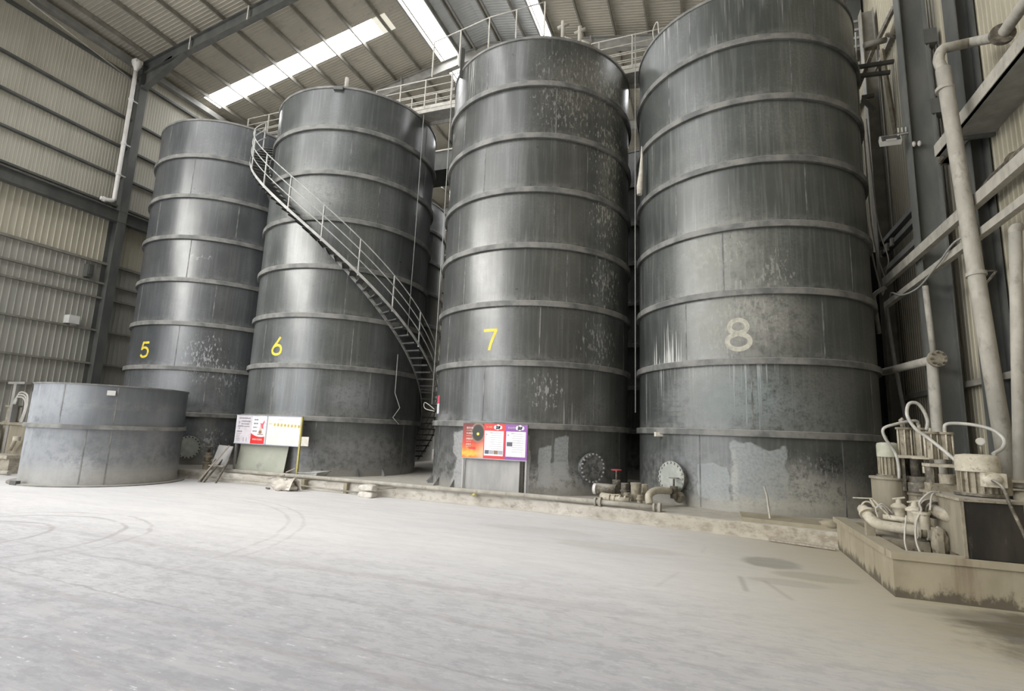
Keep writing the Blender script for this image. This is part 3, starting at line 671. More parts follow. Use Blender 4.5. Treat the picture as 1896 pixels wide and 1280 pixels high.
T5 = tank(-17.6, 14.9, 'tall dark ringed tank with yellow number 5, leftmost of the row', tank_mat('tank 5 paint', [
    ('speck', 2.0, 3.75, .75, .9, .9, (.34, .35, .36)), ('speck', 2.8, 3.2, .5, .7, .7, (.32, .33, .34)), ('cloud', .6, 2.9, 2.6, .9, .35, (.17, .175, .185)), ('speck', 2.5, 1.0, .55, .5, .9, (.45, .46, .48)),
    ('cloud', 2.6, 2.2, 1.2, .5, .4, (.16, .17, .185)), ('cloud', 2.0, 9.5, .5, 1, .25, (.17, .18, .175)), ('speck', 1.5, 7.2, .5, .12, .8)], (.056, .062, .068), (.082, .089, .097), .3, 5), '5', -.03, .48, M['yellow'], 5)
T6 = tank(-11.77, 14.8, 'dark ringed tank with yellow number 6 and the spiral stair', tank_mat('tank 6 paint', [
    ('wash', -2.4, .8, 1.6, .8, .7, (.24, .24, .225)), ('wash', 3.0, .9, 1.5, .9, .6, (.22, .22, .22)), ('wash', 2.4, 2.6, .9, .8, .6, (.19, .195, .21)), ('cloud', .55, 8.6, 1.3, .8, .75, (.24, .245, .235)), ('cloud', -1.9, 9.8, .6, .7, .5, (.22, .225, .21)), ('cloud', 2.3, 2.55, .9, .65, .65, (.20, .205, .215)), 
    ('cloud', 1.5, 1.0, 1.5, .5, .4, (.19, .19, .195)), ('cloud', 3.2, .9, 1.2, .7, .55, (.24, .235, .23)), ('cloud', .6, .8, 1.2, .5, .4, (.17, .175, .185)), ('cloud', -2.5, .95, 1.4, .9, .8, (.27, .27, .25))], (.060, .067, .066), (.090, .098, .096), .32, 6), '6', -.13, .5, M['yellow'], 6)
T7 = tank(-4.82, 14.75, 'dark ringed tank with yellow number 7 and white splashes down its right side', tank_mat('tank 7 paint', [
    ('cloud', 3.0, 11.3, 1.4, 1.2, .6, (.26, .25, .21)), ('cloud', 3.0, 8.6, .6, 2.2, .55, (.25, .245, .21)), ('speck', 3.0, 11.2, 1.25, 1.0, 1.0, (.50, .49, .44)), ('speck', 3.1, 9.4, .95, 1.3, 1.0, (.46, .45, .40)), ('speck', 2.95, 7.6, .75, 1.1, 1.0, (.48, .47, .43)), ('speck', 2.9, 5.7, .7, .9, .9, (.40, .40, .37)), ('speck', 2.7, 4.0, .75, .8, .8, (.36, .36, .35)),
    ('speck', 1.7, 10.7, 1.2, 1.6, .5, (.36, .36, .33)), ('drip', 3.05, 8.2, .26, 1.2, .9, (.50, .49, .45)), ('drip', -1.5, 11.3, .28, .9, .9, (.46, .46, .42)), ('cloud', 1.9, 10.9, 1.4, 1.2, .4, (.19, .18, .15)), ('cloud', -2.2, 10.5, .7, 1.6, .4, (.19, .18, .16)),
    ('patch', .70, 1.0, .17, .78, .95, (.44, .43, .42)), ('patch', 1.22, .95, .16, .48, .95, (.36, .38, .39)), ('patch', 1.62, 1.15, .19, .52, .95, (.31, .33, .34)), ('patch', 1.45, .75, .3, .3, .8, (.35, .36, .365)), ('patch', -.45, .95, .85, .7, .7, (.40, .40, .40)), ('cloud', 1.5, .6, 1.2, .45, .8, (.42, .41, .40)),
    ('grow', 2.0, 2.3, .45, .5, .8, (.32, .32, .32)), ('cloud', 2.7, 2.4, .6, .5, .5, (.22, .22, .23)), ('speck', 1.2, 2.7, .5, .5, .55, (.45, .45, .45)), ('cloud', -1.9, 2.0, .7, .3, .6, (.26, .26, .27)), ('grow', .6, 5.0, 1.0, .25, .4, (.24, .24, .24))], (.062, .065, .063), (.092, .095, .091), .35, 7), '7', -.27, .5, M['yellow'], 7)
T8 = tank(1.02, 14.82, 'biggest dark ringed tank with faded number 8, beside the pump pit', tank_mat('tank 8 paint', [
    ('drip', -2.1, 11.7, .55, .75, .85, (.38, .38, .36)), ('drip', .25, 11.75, .8, .8, .8, (.36, .36, .35)), ('drip', 1.4, 11.7, .5, .7, .6, (.33, .33, .33)), ('drip', -.7, 10.4, .25, .9, .6, (.24, .25, .24)),
    ('wash', -.55, 5.2, 1.3, 2.0, .75, (.27, .265, .235)), ('wash', -.3, 3.7, 1.6, .8, .55, (.26, .255, .23)), ('wash', -1.4, 2.3, 1.2, .9, .6, (.21, .22, .215)), ('wash', 1.6, .7, 1.6, .6, .7, (.25, .245, .215)), ('cloud', -.75, 5.9, 1.0, 1.1, .55, (.25, .25, .22)), ('speck', -.9, 5.9, .8, .45, .7, (.34, .34, .30)), ('speck', .35, 5.3, .5, .6, .7, (.30, .30, .27)), ('cloud', -.1, 4.3, 1.6, .9, .75, (.29, .285, .255)), ('speck', -.8, 4.0, .6, .8, .6, (.36, .36, .32)), ('speck', -.2, 4.4, .9, .8, .6, (.36, .355, .31)),
    ('grow', -2.15, 3.95, .55, .6, 1.0, (.48, .48, .46)), ('drip', -.4, 4.7, .9, .45, .6, (.34, .34, .32)), ('drip', -1.75, 2.7, .7, .7, .7, (.36, .36, .35)), ('scratch', -2.2, 2.35, .65, .42, .7, (.055, .06, .065)), ('cloud', -1.1, 2.6, 1.4, .7, .6, (.21, .22, .215)), ('drip', -.35, 2.65, .8, .72, 1.0, (.40, .42, .42)), ('cloud', -.2, 2.6, 1.3, .9, .8, (.20, .235, .235)), ('cloud', -1.0, 3.0, .9, .5, .5, (.24, .25, .245)), ('cloud', .9, 2.3, 1.4, .6, .55, (.19, .205, .20)), ('cloud', 1.4, 2.9, 1.4, .6, .4, (.18, .18, .165)),
    ('patch', -.98, .82, .36, .38, .92, (.30, .325, .33)), ('patch', -.08, 1.05, .52, .58, .92, (.30, .32, .325)), ('cloud', -1.6, 1.2, 1.0, .5, .5, (.18, .19, .20)), ('cloud', 1.2, .75, 1.5, .75, 1.0, (.36, .355, .315)), ('cloud', 2.2, 1.3, 1.2, .8, .8, (.05, .055, .055)), ('cloud', 1.35, 1.30, .6, .42, 1.0, (.018, .02, .021)), ('speck', .9, 1.0, .8, .6, .6, (.30, .30, .28)), ('cloud', -.53, .9, .10, .75, .8, (.42, .42, .40)), ('cloud', .3, .45, 1.8, .22, .8, (.42, .40, .34)), ('cloud', 3.0, 1.1, .9, 1.0, .6, (.028, .03, .032))], (.060, .067, .063), (.090, .098, .092), .42, 8, .36), '8', -.37, .62, M['cream_paint'], 8)
manhole(T7, -4.82, 14.75, 2.37, .92, M['cover'], M['bolt'])
manhole(T8, 1.02, 14.82, -1.85, .84, M['cover_pale'], M['bolt'])
manhole(T5, -17.6, 14.9, 1.94, .82, M['cover_pale'], M['bolt_dark'])
for u in (-2.9, -2.55, -1.95, -1.2): gusset(T7, -4.82, 14.75, u, M['seam'])
for u in (1.6, 2.6, 3.4): gusset(T6, -11.77, 14.8, u, M['seam'])
# small things fixed to the shells
def sticker(root, cx, cy, u, z, wd, ht, parts, name, label):
    o = None
    for (nm, m, v0, v1) in parts:
        mb = MB(); a0 = u - wd / 2; a1 = u + wd / 2
        vs = [shell_point(cx, cy, a, z + v * ht, TR, off) for off in (.001, .006) for v in (v0, v1) for a in (a0, a1)]
        mb.add(vs, [(4, 5, 7, 6), (0, 1, 5, 4), (2, 6, 7, 3), (0, 4, 6, 2), (1, 3, 7, 5)])
        q = mb.build(nm, m, root); q['label'] = label
sticker(T7, -4.82, 14.75, -2.45, 2.12, .26, .5, [('notice_head', M['p_pink'], .55, 1.0), ('notice_paper', M['p_white'], 0, .55)], 'notice', 'red and white paper notice stuck on the tank')
MB().obox(shell_point(1.02, 14.82, -2.3, 1.78, TR, .06), V((.1, .06, 0)), V((.02, -.03, 0)), V((0, 0, .05))).build('tag_plate', M['p_cream'], T8)['label'] = 'small yellowish tag under the lowest ring'
# fittings on the roof edge of tank 7 and tank 6
def stem(root, cx, cy, u, rr, h, arms=True):
    a = u / TR; p = V((cx + rr * math.sin(a), cy - rr * math.cos(a), RIM - .25))
    mb = MB().tube([p, p + V((0, 0, h))], .06, 10)
    if arms: mb.tube([p + V((-.16, 0, h - .18)), p + V((.16, 0, h - .1))], .05, 8).tube([p + V((0, 0, h * .5)), p + V((.3, 0, h * .3))], .035, 8)
    mb.build('vent_stem', M['pipe'], root)
stem(T7, -4.82, 14.75, 1.45, 2.55, .95); stem(T7, -4.82, 14.75, 1.95, 2.62, .85)
MB().bar(shell_point(-4.82, 14.75, -1.98, 12.0, TR, .04), shell_point(-4.82, 14.75, -1.95, 12.95, TR, .04), .12, .05).build('lifting_post', M['steel_dark'], T7)
stem(T6, -11.77, 14.8, 1.2, 2.5, .75, False)
MB().obox(shell_point(-11.77, 14.8, 1.05, 12.2, TR, .02), V((.14, .05, 0)), V((-.02, .06, 0)), V((0, 0, .06))).build('lifting_lug', M['steel_dark'], T6)
MB().tube(spline([shell_point(1.02, 14.82, -2.6, 12.2, TR, -.1), shell_point(1.02, 14.82, -2.75, 12.75, TR, -.1), shell_point(1.02, 14.82, -2.5, 12.85, TR, -.1), shell_point(1.02, 14.82, -2.42, 12.3, TR, -.1)], 6), .018, 6).build('lifting_loop', M['rail'], T8)

# back row of tanks, mostly hidden
backm = tank_mat('back row tank paint', [('cloud', 0, 6, 5, 5, .3, (.16, .16, .15))], (.06, .06, .058), (.09, .09, .085), .5, 12)
for x, lb in ((-14.7, 'dark tank in the back row, seen between tanks 5 and 6'), (-8.3, 'dark tank in the back row, seen between tanks 6 and 7'), (-1.9, 'dark tank in the back row, seen between tanks 7 and 8')):
    tank(x, 21.4, lb, backm, seed=int(-x * 3), front=False)

# ------------------------------------------------------------------ short open tank standing on the floor
cx, cy, R9, H1, H9 = -15.41, 10.02, 1.72, 1.4302, 2.465
def tank9_mat():
    return tank_mat('short tank paint', [('wash', -1.3, 1.4, 1.3, 1.7, 1.0, (.44, .455, .48)), ('wash', -.6, .9, 1.5, .7, .8, (.36, .375, .40)), ('wash', -.2, 2.1, 1.5, .6, .8, (.34, .355, .38)), ('wash', .5, .3, 1.3, .4, .7, (.34, .34, .335)), ('cloud', -.9, 1.6, 1.3, .8, .9, (.34, .36, .38)), ('cloud', -1.0, .8, 1.3, .55, .85, (.30, .315, .335)), ('cloud', .3, 1.9, 1.2, .5, .6, (.25, .265, .285)), ('cloud', .4, .7, .9, .6, .6, (.24, .25, .27)), ('drip', -1.65, 1.3, .45, 1.2, .8, (.42, .43, .44)), ('patch', -1.6, .75, .1, .5, .7, (.46, .46, .46)), ('cloud', 1.1, .5, .6, .4, .6, (.36, .37, .38))], (.105, .115, .13), (.165, .18, .20), .3, 9, .40)  # pale washes on the left half put the shell's highlight into the colour
m9 = tank9_mat()
t9 = thing('open_tank', 'short pale grey open tank standing on the floor in front of tank 5', 'tank', (cx, cy, 0))
sb = shell_bm(cx, cy, R9, .03, H9, [(.62, 1.5, 2.44), (1.75, .05, 2.44), (1.25, .05, 1.36), (-1.3, .05, 1.36)], 120)
sb.build('shell', [m9, M['ring']], t9)
MB().lathe([(R9 - .012, .03), (R9 - .012, H9)], (cx, cy, 0), 96).build('inner_lining', M['ring'], t9)
MB().lathe([(R9 - .02, H9 - .01), (R9 + .02, H9 - .01), (R9 + .02, H9 + .02), (R9 - .02, H9 + .02), (R9 - .02, H9 - .01)], (cx, cy, 0), 120, smooth=False).build('top_rim', M['ring'], t9)
MB().lathe([(R9, -.055), (R9 + .075, -.055), (R9 + .075, .045), (R9, .045)], (cx, cy, H1), 120, smooth=False).build('stiffener_ring', M['ring'], t9)
MB().lathe([(R9 - .1, .03), (R9 + .19, .03), (R9 + .19, 0.001), (R9 - .1, 0.001)], (cx, cy, 0), 120, smooth=False).build('base_flange', M['ring'], t9)
def sp9(u, z, off): a = u / R9; return V((cx + (R9 + off) * math.sin(a), cy - (R9 + off) * math.cos(a), z))
for dz in (0, .2):
    p = sp9(-1.72, 1.88 + dz, .012); MB().obox(p, V((.04, -.085, 0)), V((.01, .01, 0)), V((0, 0, .07))).build('name_plate', M['white_box'], t9)['label'] = 'pale name plate'
p = sp9(-.75, 2.33, .0); MB().lathe([(.001, .012), (.07, .012), (.09, .004)], p, 14, V((-.35, -.9, 0))).build('lifting_hole', M['black'], t9)['label'] = 'dark ragged lifting hole near the rim'
MB().obox(sp9(1.62, 2.28, .02), V((.05, .07, 0)), V((.02, -.015, 0)), V((0, 0, .06))).build('rim_bracket', M['white_box'], t9)
p = sp9(-.15, .05, .16); MB().obox(p, V((.12, 0, 0)), V((0, .05, 0)), V((0, 0, .05))).build('base_lug', M['steel_dark'], t9)

# ------------------------------------------------------------------ spiral stair round tank 6
cx, cy = -11.77, 14.8
RI, RO = TR + .12, 3.45
def hel(deg, r, dz=0.0):
    z = 3.41 - .0493 * (deg - 96) + dz; a = math.radians(deg); return V((cx + r * math.sin(a), cy - r * math.cos(a), z))
st = thing('spiral_stair', 'open steel stair winding up around tank 6 with thin railings', 'stair', (cx, cy, Z0))
D0, D1 = 155.0, -69.0
degs = [D0 + (D1 - D0) * i / 120 for i in range(121)]
def helix_plate(r, dz0, dz1, th):
    mb = MB(); vs = []
    for d in degs: vs += [hel(d, r, dz0), hel(d, r, dz1), hel(d, r + th, dz0), hel(d, r + th, dz1)]
    fs = []
    for i in range(len(degs) - 1):
        a = i * 4; b = a + 4
        fs += [(a, b, b + 1, a + 1), (a + 2, a + 3, b + 3, b + 2), (a + 1, b + 1, b + 3, a + 3), (a, a + 2, b + 2, b)]
    return mb.add(vs, fs)
helix_plate(RO, .0, .10, .012).build('stringer', M['stair'], st)
helix_plate(RI, -.10, .02, .012).build('stringer', M['stair'], st)
n = 55
for i in range(n):
    d = D0 - 2 + (D1 - D0) * (i + .5) / n; a = math.radians(d); p0 = hel(d, RI + .01); p1 = hel(d, RO)
    z = hel(d, 1).z; rad = (p1 - p0); L = rad.length; rad.normalize(); tg = V((math.cos(a), math.sin(a), 0)); c = (p0 + p1) / 2
    MB().obox(c, rad * L / 2, tg * .10, ez * .004).obox(c - tg * .096 - ez * .02, rad * L / 2, tg * .005, ez * .02).obox(c + tg * .096 - ez * .014, rad * L / 2, tg * .005, ez * .014).build('tread', M['tread'], st)
MB().tube([hel(d, RO, 1.08) for d in degs], .016, 8).build('hand_rail', M['stair'], st)
for dz in (.45, .76): MB().tube([hel(d, RO, dz) for d in degs], .016, 8).build('mid_rail', M['stair'], st)
for i in range(13):
    d = D0 - 2 + (D1 - D0 + 4) * i / 12; MB().bar(hel(d, RO - .01, -.02), hel(d, RO - .01, 1.08), .035, .035, ex).build('baluster', M['stair'], st)

# ------------------------------------------------------------------ railings and walkways on top of the tanks
def railing(label, pts, z0, h=1.1, mids=(.3, .56, .82), sp=1.1, r=.018, group='railings on the tank tops', kick=True):
    pts = [V((p[0], p[1], z0 if len(p) < 3 else p[2])) for p in pts]
    t = thing('guard_railing', label, 'railing', pts[0], group)
    up = V((0, 0, h))
    MB().tube([p + up for p in pts], r, 8).build('top_rail', M['rail'], t)
    for mz in mids: MB().tube([p + V((0, 0, mz)) for p in pts], r * .8, 8).build('mid_rail', M['rail'], t)
    if kick:
        mb = MB()
        for i in range(len(pts) - 1): mb.bar(pts[i] + V((0, 0, .06)), pts[i + 1] + V((0, 0, .06)), .01, .12)
        mb.build('kick_plate', M['rail'], t)
    done = []
    for i in range(len(pts) - 1):
        L = (pts[i + 1] - pts[i]).length; k = max(1, round(L / sp))
        for j in range(k + (1 if i == len(pts) - 2 else 0)):
            p = pts[i].lerp(pts[i + 1], j / k); MB().bar(p, p + up, .035, .035, ex).build('post', M['rail'], t)
    return t
def walkway(label, x0, x1, y0, y1, z):
    t = thing('walkway', label, 'walkway', ((x0 + x1) / 2, (y0 + y1) / 2, z), 'walkways between the tank tops')
    MB().box(x0, y0, z - .012, x1, y1, z).build('deck', M['rail'], t)
    for y in (y0 + .04, y1 - .04): MB().channel((x0, y, z - .08), (x1, y, z - .08), .05, .13, .01).build('edge_channel', M['rail'], t)
ZW = RIM + .22
for (xa, xb, nm) in ((-16.9, -12.7, 'tanks 5 and 6'), (-10.9, -5.9, 'tanks 6 and 7'), (-3.9, .1, 'tanks 7 and 8')):
    walkway('narrow steel walkway high up between %s' % nm, xa, xb, 14.35, 15.15, ZW)
    railing('front railing of the walkway between %s' % nm, [(xa, 14.37), (xb, 14.37)], ZW)
    railing('rear railing of the walkway between %s' % nm, [(xa, 15.13), (xb, 15.13)], ZW)
railing('railing round the front edge of the roof of tank 7', [(-7.7, 12.75), (-5.68, 12.35), (-4.0, 12.3)], RIM + .03, 1.2, (), 1.05, kick=False)
railing('railing on the right rear edge of the roof of tank 8', [(2.4, 13.1), (3.5, 14.6), (3.6, 15.8)], RIM + .03, 1.05, (.38, .74), .9, kick=False)
# pale lattice gantry beyond the gap between tanks 6 and 7
g = thing('lattice_bracket', 'pale triangular steel bracket in the gap between tanks 6 and 7', 'bracket', (-8.3, 17.6, 12.2))
P = [V((-9.0, 17.6, 12.3)), V((-7.6, 17.6, 12.3)), V((-7.6, 17.6, 13.4)), V((-8.3, 17.6, 11.7))]
for a, b in ((0, 1), (0, 2), (1, 3), (0, 3), (2, 3)): MB().tube([P[a], P[b]], .035, 8).build('strut', M['rail'], g)
b = thing('cable_tray_box', 'dark steel trough crossing behind the gap between tanks 6 and 7', 'trough', (-8.5, 18.2, 12.3))
MB().box(-14, 18.0, 12.29, -3.2, 19.4, 13.1).build('trough', M['steel_dark'], b); MB().box(-14, 17.95, 13.1, -3.2, 18.95, 13.16).build('trough_lip', M['rail'], b)

# ------------------------------------------------------------------ hanging ropes and a bag
def rope(label, pts, r=.014, m='rope', name='hanging_rope'):
    return tag(MB().tube(pts, r, 6).build(name, M[m], None, pts[0]), label, 'rope')
def on_shell(cx, cy, px_, py_, off): 
    d = ray(px_, py_); R = TR + off; ox, oy = EYE.x - cx, EYE.y - cy
    a = d.x ** 2 + d.y ** 2; bb = 2 * (d.x * ox + d.y * oy); c = ox * ox + oy * oy - R * R; D = max(0, bb * bb - 4 * a * c)
    return EYE + d * ((-bb - D ** .5) / 2 / a)
q = on_shell(-11.77, 14.8, 770, 420, .14)
rope('long rope hanging down the right side of tank 6 from its top rim', [V((q.x, q.y, RIM + .02)), V((q.x, q.y, 8)), V((q.x - .02, q.y - .01, 4.6))])
q2 = on_shell(-11.77, 14.8, 738, 640, .14)
rope('short rope hanging low on tank 6 with a kinked end', [V((q2.x, q2.y, 3.95)), V((q2.x, q2.y, 2.75)), V((q2.x + .17, q2.y + .06, 2.3)), V((q2.x, q2.y - .02, 2.0)), V((q2.x + .18, q2.y + .06, 1.8))])
q = at_y(819, 460, 13.4)
rope('rope hanging down the left side of tank 7', [V((q.x, 13.4, RIM + .6)), V((q.x, 13.4, 7.0)), V((q.x - .02, 13.4, 2.4))])
q = at_y(1176, 500, 13.6)
rope('long rope hanging in the gap between tanks 7 and 8', [V((q.x, 13.6, 13.0)), V((q.x, 13.6, 7)), V((q.x + .01, 13.6, 2.3))])
rope('loop of pale cable beside the red notice on tank 7', spline([shell_point(-4.82, 14.75, -2.95, 2.25, TR, .05), shell_point(-4.82, 14.75, -3.2, 2.4, TR, .25), shell_point(-4.82, 14.75, -3.4, 2.45, TR, .4), shell_point(-4.82, 14.75, -3.3, 2.28, TR, .35), shell_point(-4.82, 14.75, -2.95, 2.2, TR, .05)], 6), .012, 'rail', 'cable_loop')
bp = on_shell(1.02, 14.82, 1187, 320, .20)
bg_ = MB().tube([bp + V((.02, 0, .75)), bp + V((.02, 0, .45)), bp + V((0, 0, 0)), bp + V((-.03, -.02, -.4)), bp + V((-.04, -.02, -.62))], [.015, .035, .06, .085, .07], 10).build('hanging_bag', M['sack'], None, bp)
tag(bg_, 'limp pale cloth bag hanging against the left side of tank 8', 'bag')

# ------------------------------------------------------------------ notice boards
def glyph_row(mb, q, u0, u1, v, h, rnd, gap=.3):
    """a row of small stroke clusters, as unreadable as in the photograph"""
    u = u0
    while u < u1 - h * .4:
        wd = h * (.75 + .3 * rnd.random())
        for s in range(3): mb_q(mb, q, u, v + h * (s * .36), u + wd * (.6 + .4 * rnd.random()), v + h * (s * .36 + .2))
        a = u + wd * (.3 + .4 * rnd.random()); mb_q(mb, q, a, v, a + h * .16, v + h)
        u += wd + h * gap
def mb_q(mb, q, u0, v0, u1, v1, d=.0):
    X0, Y, Z_, W_, H_ = q; mb.box(X0 + u0 * W_ if False else X0 + u0, Y - d - .002, Z_ + v0, X0 + u1, Y - d, Z_ + v1)
def text_mesh(mb, body, size, X, Y, Z_, th=.002):
    c = bpy.data.curves.new('t', 'FONT'); c.body = body; c.size = size; c.align_x = 'CENTER'; c.align_y = 'CENTER'
    o = bpy.data.objects.new('t', c); COL.objects.link(o); dg = bpy.context.evaluated_depsgraph_get()
    me = bpy.data.meshes.new_from_object(o.evaluated_get(dg))
    mb.add([(X + v.co.x, Y, Z_ + v.co.y) for v in me.vertices], [list(p.vertices) for p in me.polygons])
    bpy.data.objects.remove(o); bpy.data.curves.remove(c); bpy.data.meshes.remove(me)
def panel(root, name, m, X, Y, Z_, u0, v0, u1, v1, d=.004, t=.004):
    return MB().box(X + u0, Y - d, Z_ + v0, X + u1, Y - d + t, Z_ + v1).build(name, m, root)
rb = random.Random(5)
# board in front of tank 6
X, Y, Z_, Wd, Ht = -12.86, 11.83, 1.085, 2.36, .80
nb = thing('notice_board', 'wide white notice board with a red poster corner, on a yellow post before tank 6', 'notice board', (X + Wd / 2, Y, Z0), 'notice boards in front of the tanks')
MB().box(X, Y, Z_, X + Wd, Y + .03, Z_ + Ht).build('board', M['p_white'], nb)
for z in (Z_ - .01, Z_ + Ht - .01): MB().box(X - .01, Y - .012, z, X + Wd + .01, Y + .035, z + .022).build('edge_trim', M['p_grey'], nb)
MB().box(X + 1.135, Y - .012, Z_, X + 1.165, Y + .03, Z_ + Ht).build('divider', M['p_grey'], nb)
po = MB().box(X + Wd - .02, Y - .02, Z0, X + Wd + .03, Y + .03, Z_ + Ht + .01).build('post', M['post_yellow'], nb); po['label'] = 'yellow post'
MB().box(X + .02, Y + .03, Z0, X + .07, Y + .08, Z_ + Ht).build('post', M['steel_grey'], nb)
p = MB().box(X + .02, Y - .004, Z_ + .02, X + .60, Y, Z_ + Ht - .02).build('printed_list', M['p_faint'], nb)
tx = MB(); qq = (X, Y - .004, Z_, Wd, Ht)
glyph_row(tx, qq, .10, .52, .70, .035, rb, .1); glyph_row(tx, qq, .20, .52, .61, .042, rb); glyph_row(tx, qq, .20, .52, .535, .042, rb)
glyph_row(tx, qq, .08, .27, .475, .03, rb, .05); glyph_row(tx, qq, .30, .52, .475, .022, rb, .2); glyph_row(tx, qq, .06, .25, .325, .032, rb, .05)
for i in range(5): glyph_row(tx, qq, .06, .06 + .10 + .08 * rb.random(), .27 - i * .048, .014, rb, .3)
tx.build('printed_text', M['p_ink'], p)
em = MB().lathe([(.001, 0), (.04, 0)], (X + .12, Y - .006, Z_ + .60), 14, 'Y').box(X + .09, Y - .007, Z_ + .535, X + .15, Y - .005, Z_ + .55).box(X + .12, Y - .007, Z_ + .40, X + .16, Y - .005, Z_ + .45).build('printed_emblem', M['p_grey'], p)
fg = MB()
for u in (.32, .43): fg.box(X + u, Y - .007, Z_ + .06, X + u + .03, Y - .005, Z_ + .15).box(X + u + .005, Y - .007, Z_ + .155, X + u + .025, Y - .005, Z_ + .175)
fg.build('printed_figures', M['p_grey'], p)
ps = MB().box(X + .60, Y - .005, Z_ + .005, X + 1.10, Y, Z_ + Ht - .005).build('poster', M['p_white'], nb)
wv = [(X + .60, Z_ + .01)] + [(X + 1.10, Z_ + .01)] + [(X + 1.10 - .5 * i / 12, Z_ + .22 - .035 * math.sin(PI * i / 12 * .8) + .105 * (i / 12) ** 2) for i in range(13)]
mb = MB(); nn = len(wv); mb.add([(a, Y - .008, b) for a, b in wv], [list(range(nn))]); r_ = mb.build('red_wave', M['p_red'], ps); r_['label'] = 'red curved lower corner of the poster'
tx = MB(); glyph_row(tx, (X, Y - .009, Z_, 0, 0), .68, 1.03, .115, .04, rb, .12); tx.build('printed_title', M['p_cream'], ps)
tx = MB()
for i in range(4): glyph_row(tx, (X, Y - .006, Z_, 0, 0), .68 - .01 * i, .84 - .01 * i, .665 - i * .108, .04, rb, .12)
tx.build('printed_text', M['p_ink'], ps)
mb = MB(); mb.add([(X + a, Y - .007, Z_ + b) for a, b in ((.90, .60), (.98, .58), (1.05, .68), (1.06, .62), (1.02, .52), (1.04, .43), (.97, .45), (.94, .52))], [list(range(8))]); mb.build('printed_splash', M['p_pink'], ps)
mb = MB(); mb.add([(X + a, Y - .0065, Z_ + b) for a, b in ((.84, .30), (.88, .40), (.92, .56), (.97, .54), (.98, .42), (1.03, .30))], [list(range(6))]); mb.build('printed_pot', M['p_skin'], ps)
mb = MB(); mb.lathe([(.001, 0), (.05, 0)], (X + .93, Y - .0085, Z_ + .34), 14, 'Y').box(X + .84, Y - .009, Z_ + .265, X + 1.05, Y - .007, Z_ + .285); mb.build('printed_dish', M['p_brown'], ps)
p = MB().box(X + 1.17, Y - .004, Z_ + .03, X + Wd - .03, Y, Z_ + Ht - .06).build('number_chart', M['p_cream'], nb)
tx = MB()
for i in range(8): text_mesh(tx, str(i + 1), .085, X + 1.43 + i * .122, Y - .009, Z_ + .565 - .004 * i)
tx.build('printed_digits', M['p_ink'], p)
for i in range(8):
    MB().lathe([(.001, 0), (.047, 0)], (X + 1.43 + i * .122, Y - .007, Z_ + .565 - .004 * i), 18, 'Y').build('number_disc', M['p_gold'], p)
tx = MB(); glyph_row(tx, (X, Y - .005, Z_, 0, 0), 1.53, 1.75, .70, .018, rb, .2); glyph_row(tx, (X, Y - .005, Z_, 0, 0), 1.22, 1.33, .57, .03, rb, .2); tx.build('printed_text', M['p_skin'], p)
tx = MB()
for i in range(6): tx.box(X + 1.22, Y - .0055, Z_ + .10 + i * .075, X + 2.30, Y - .0045, Z_ + .1035 + i * .075)
tx.build('chart_lines', M['p_faint'], p)
sg = MB().box(X + Wd + .04, Y + .0, Z_ + .02, X + Wd + .29, Y + .02, Z_ + .27).build('small_sign', M['block'], nb); sg['label'] = 'small dusty blank sign beside the board'
sh = tag(MB().bar((-11.9, 11.90, Z0), (-11.9, 12.02, 1.10), 1.75, .012, ey).build('leaning_sheet', M['sheet_green'], None, (-11.9, 11.9, Z0)), 'olive grey sheet standing under the white notice board', 'sheet')

# board in front of tank 7
X, Y, Z_, Wd, Ht = -5.58, 11.80, 1.055, 1.65, .82
nb = thing('notice_board', 'red and purple notice board with a furnace picture, standing in front of tank 7', 'notice board', (X + Wd / 2, Y, Z0), 'notice boards in front of the tanks')
MB().box(X, Y, Z_, X + Wd, Y + .03, Z_ + Ht).build('board', M['sheet_pale'], nb)
MB().box(X - .01, Y - .01, Z_ - .012, X + Wd + .01, Y + .035, Z_ + .008).build('edge_trim', M['p_grey'], nb)
for u in (.0, Wd - .05): MB().box(X + u, Y + .03, Z0 - .0, X + u + .045, Y + .07, Z_ + Ht).build('post', M['sheet_pale'], nb)
MB().box(X, Y + .02, Z0 + .02, X + Wd, Y + .06, Z0 + .05).build('bottom_rail', M['sheet_pale'], nb)
f = panel(nb, 'furnace_picture', M['fire'], X, Y, Z_, 0, .01, .555, Ht)
mb = MB().lathe([(.001, 0), (.035, 0)], (X + .40, Y - .006, Z_ + .57), 16, 'Y'); mb.build('glowing_spot', M['p_yel'], f)
tx = MB()
for i in range(4): glyph_row(tx, (X, Y - .006, Z_, 0, 0), .10, .25, .69 - i * .13, .042, rb, .12); glyph_row(tx, (X, Y - .006, Z_, 0, 0), .10, .22, .64 - i * .13, .018, rb, .3)
tx.build('printed_title', M['p_cream'], f)
mb = MB(); mb.add([(X + a, Y - .0055, Z_ + b) for a, b in ((.14, .26), (.35, .26), (.35, .20), (.18, .21))], [(0, 1, 2, 3)]); mb.build('red_flash', M['p_red'], f)
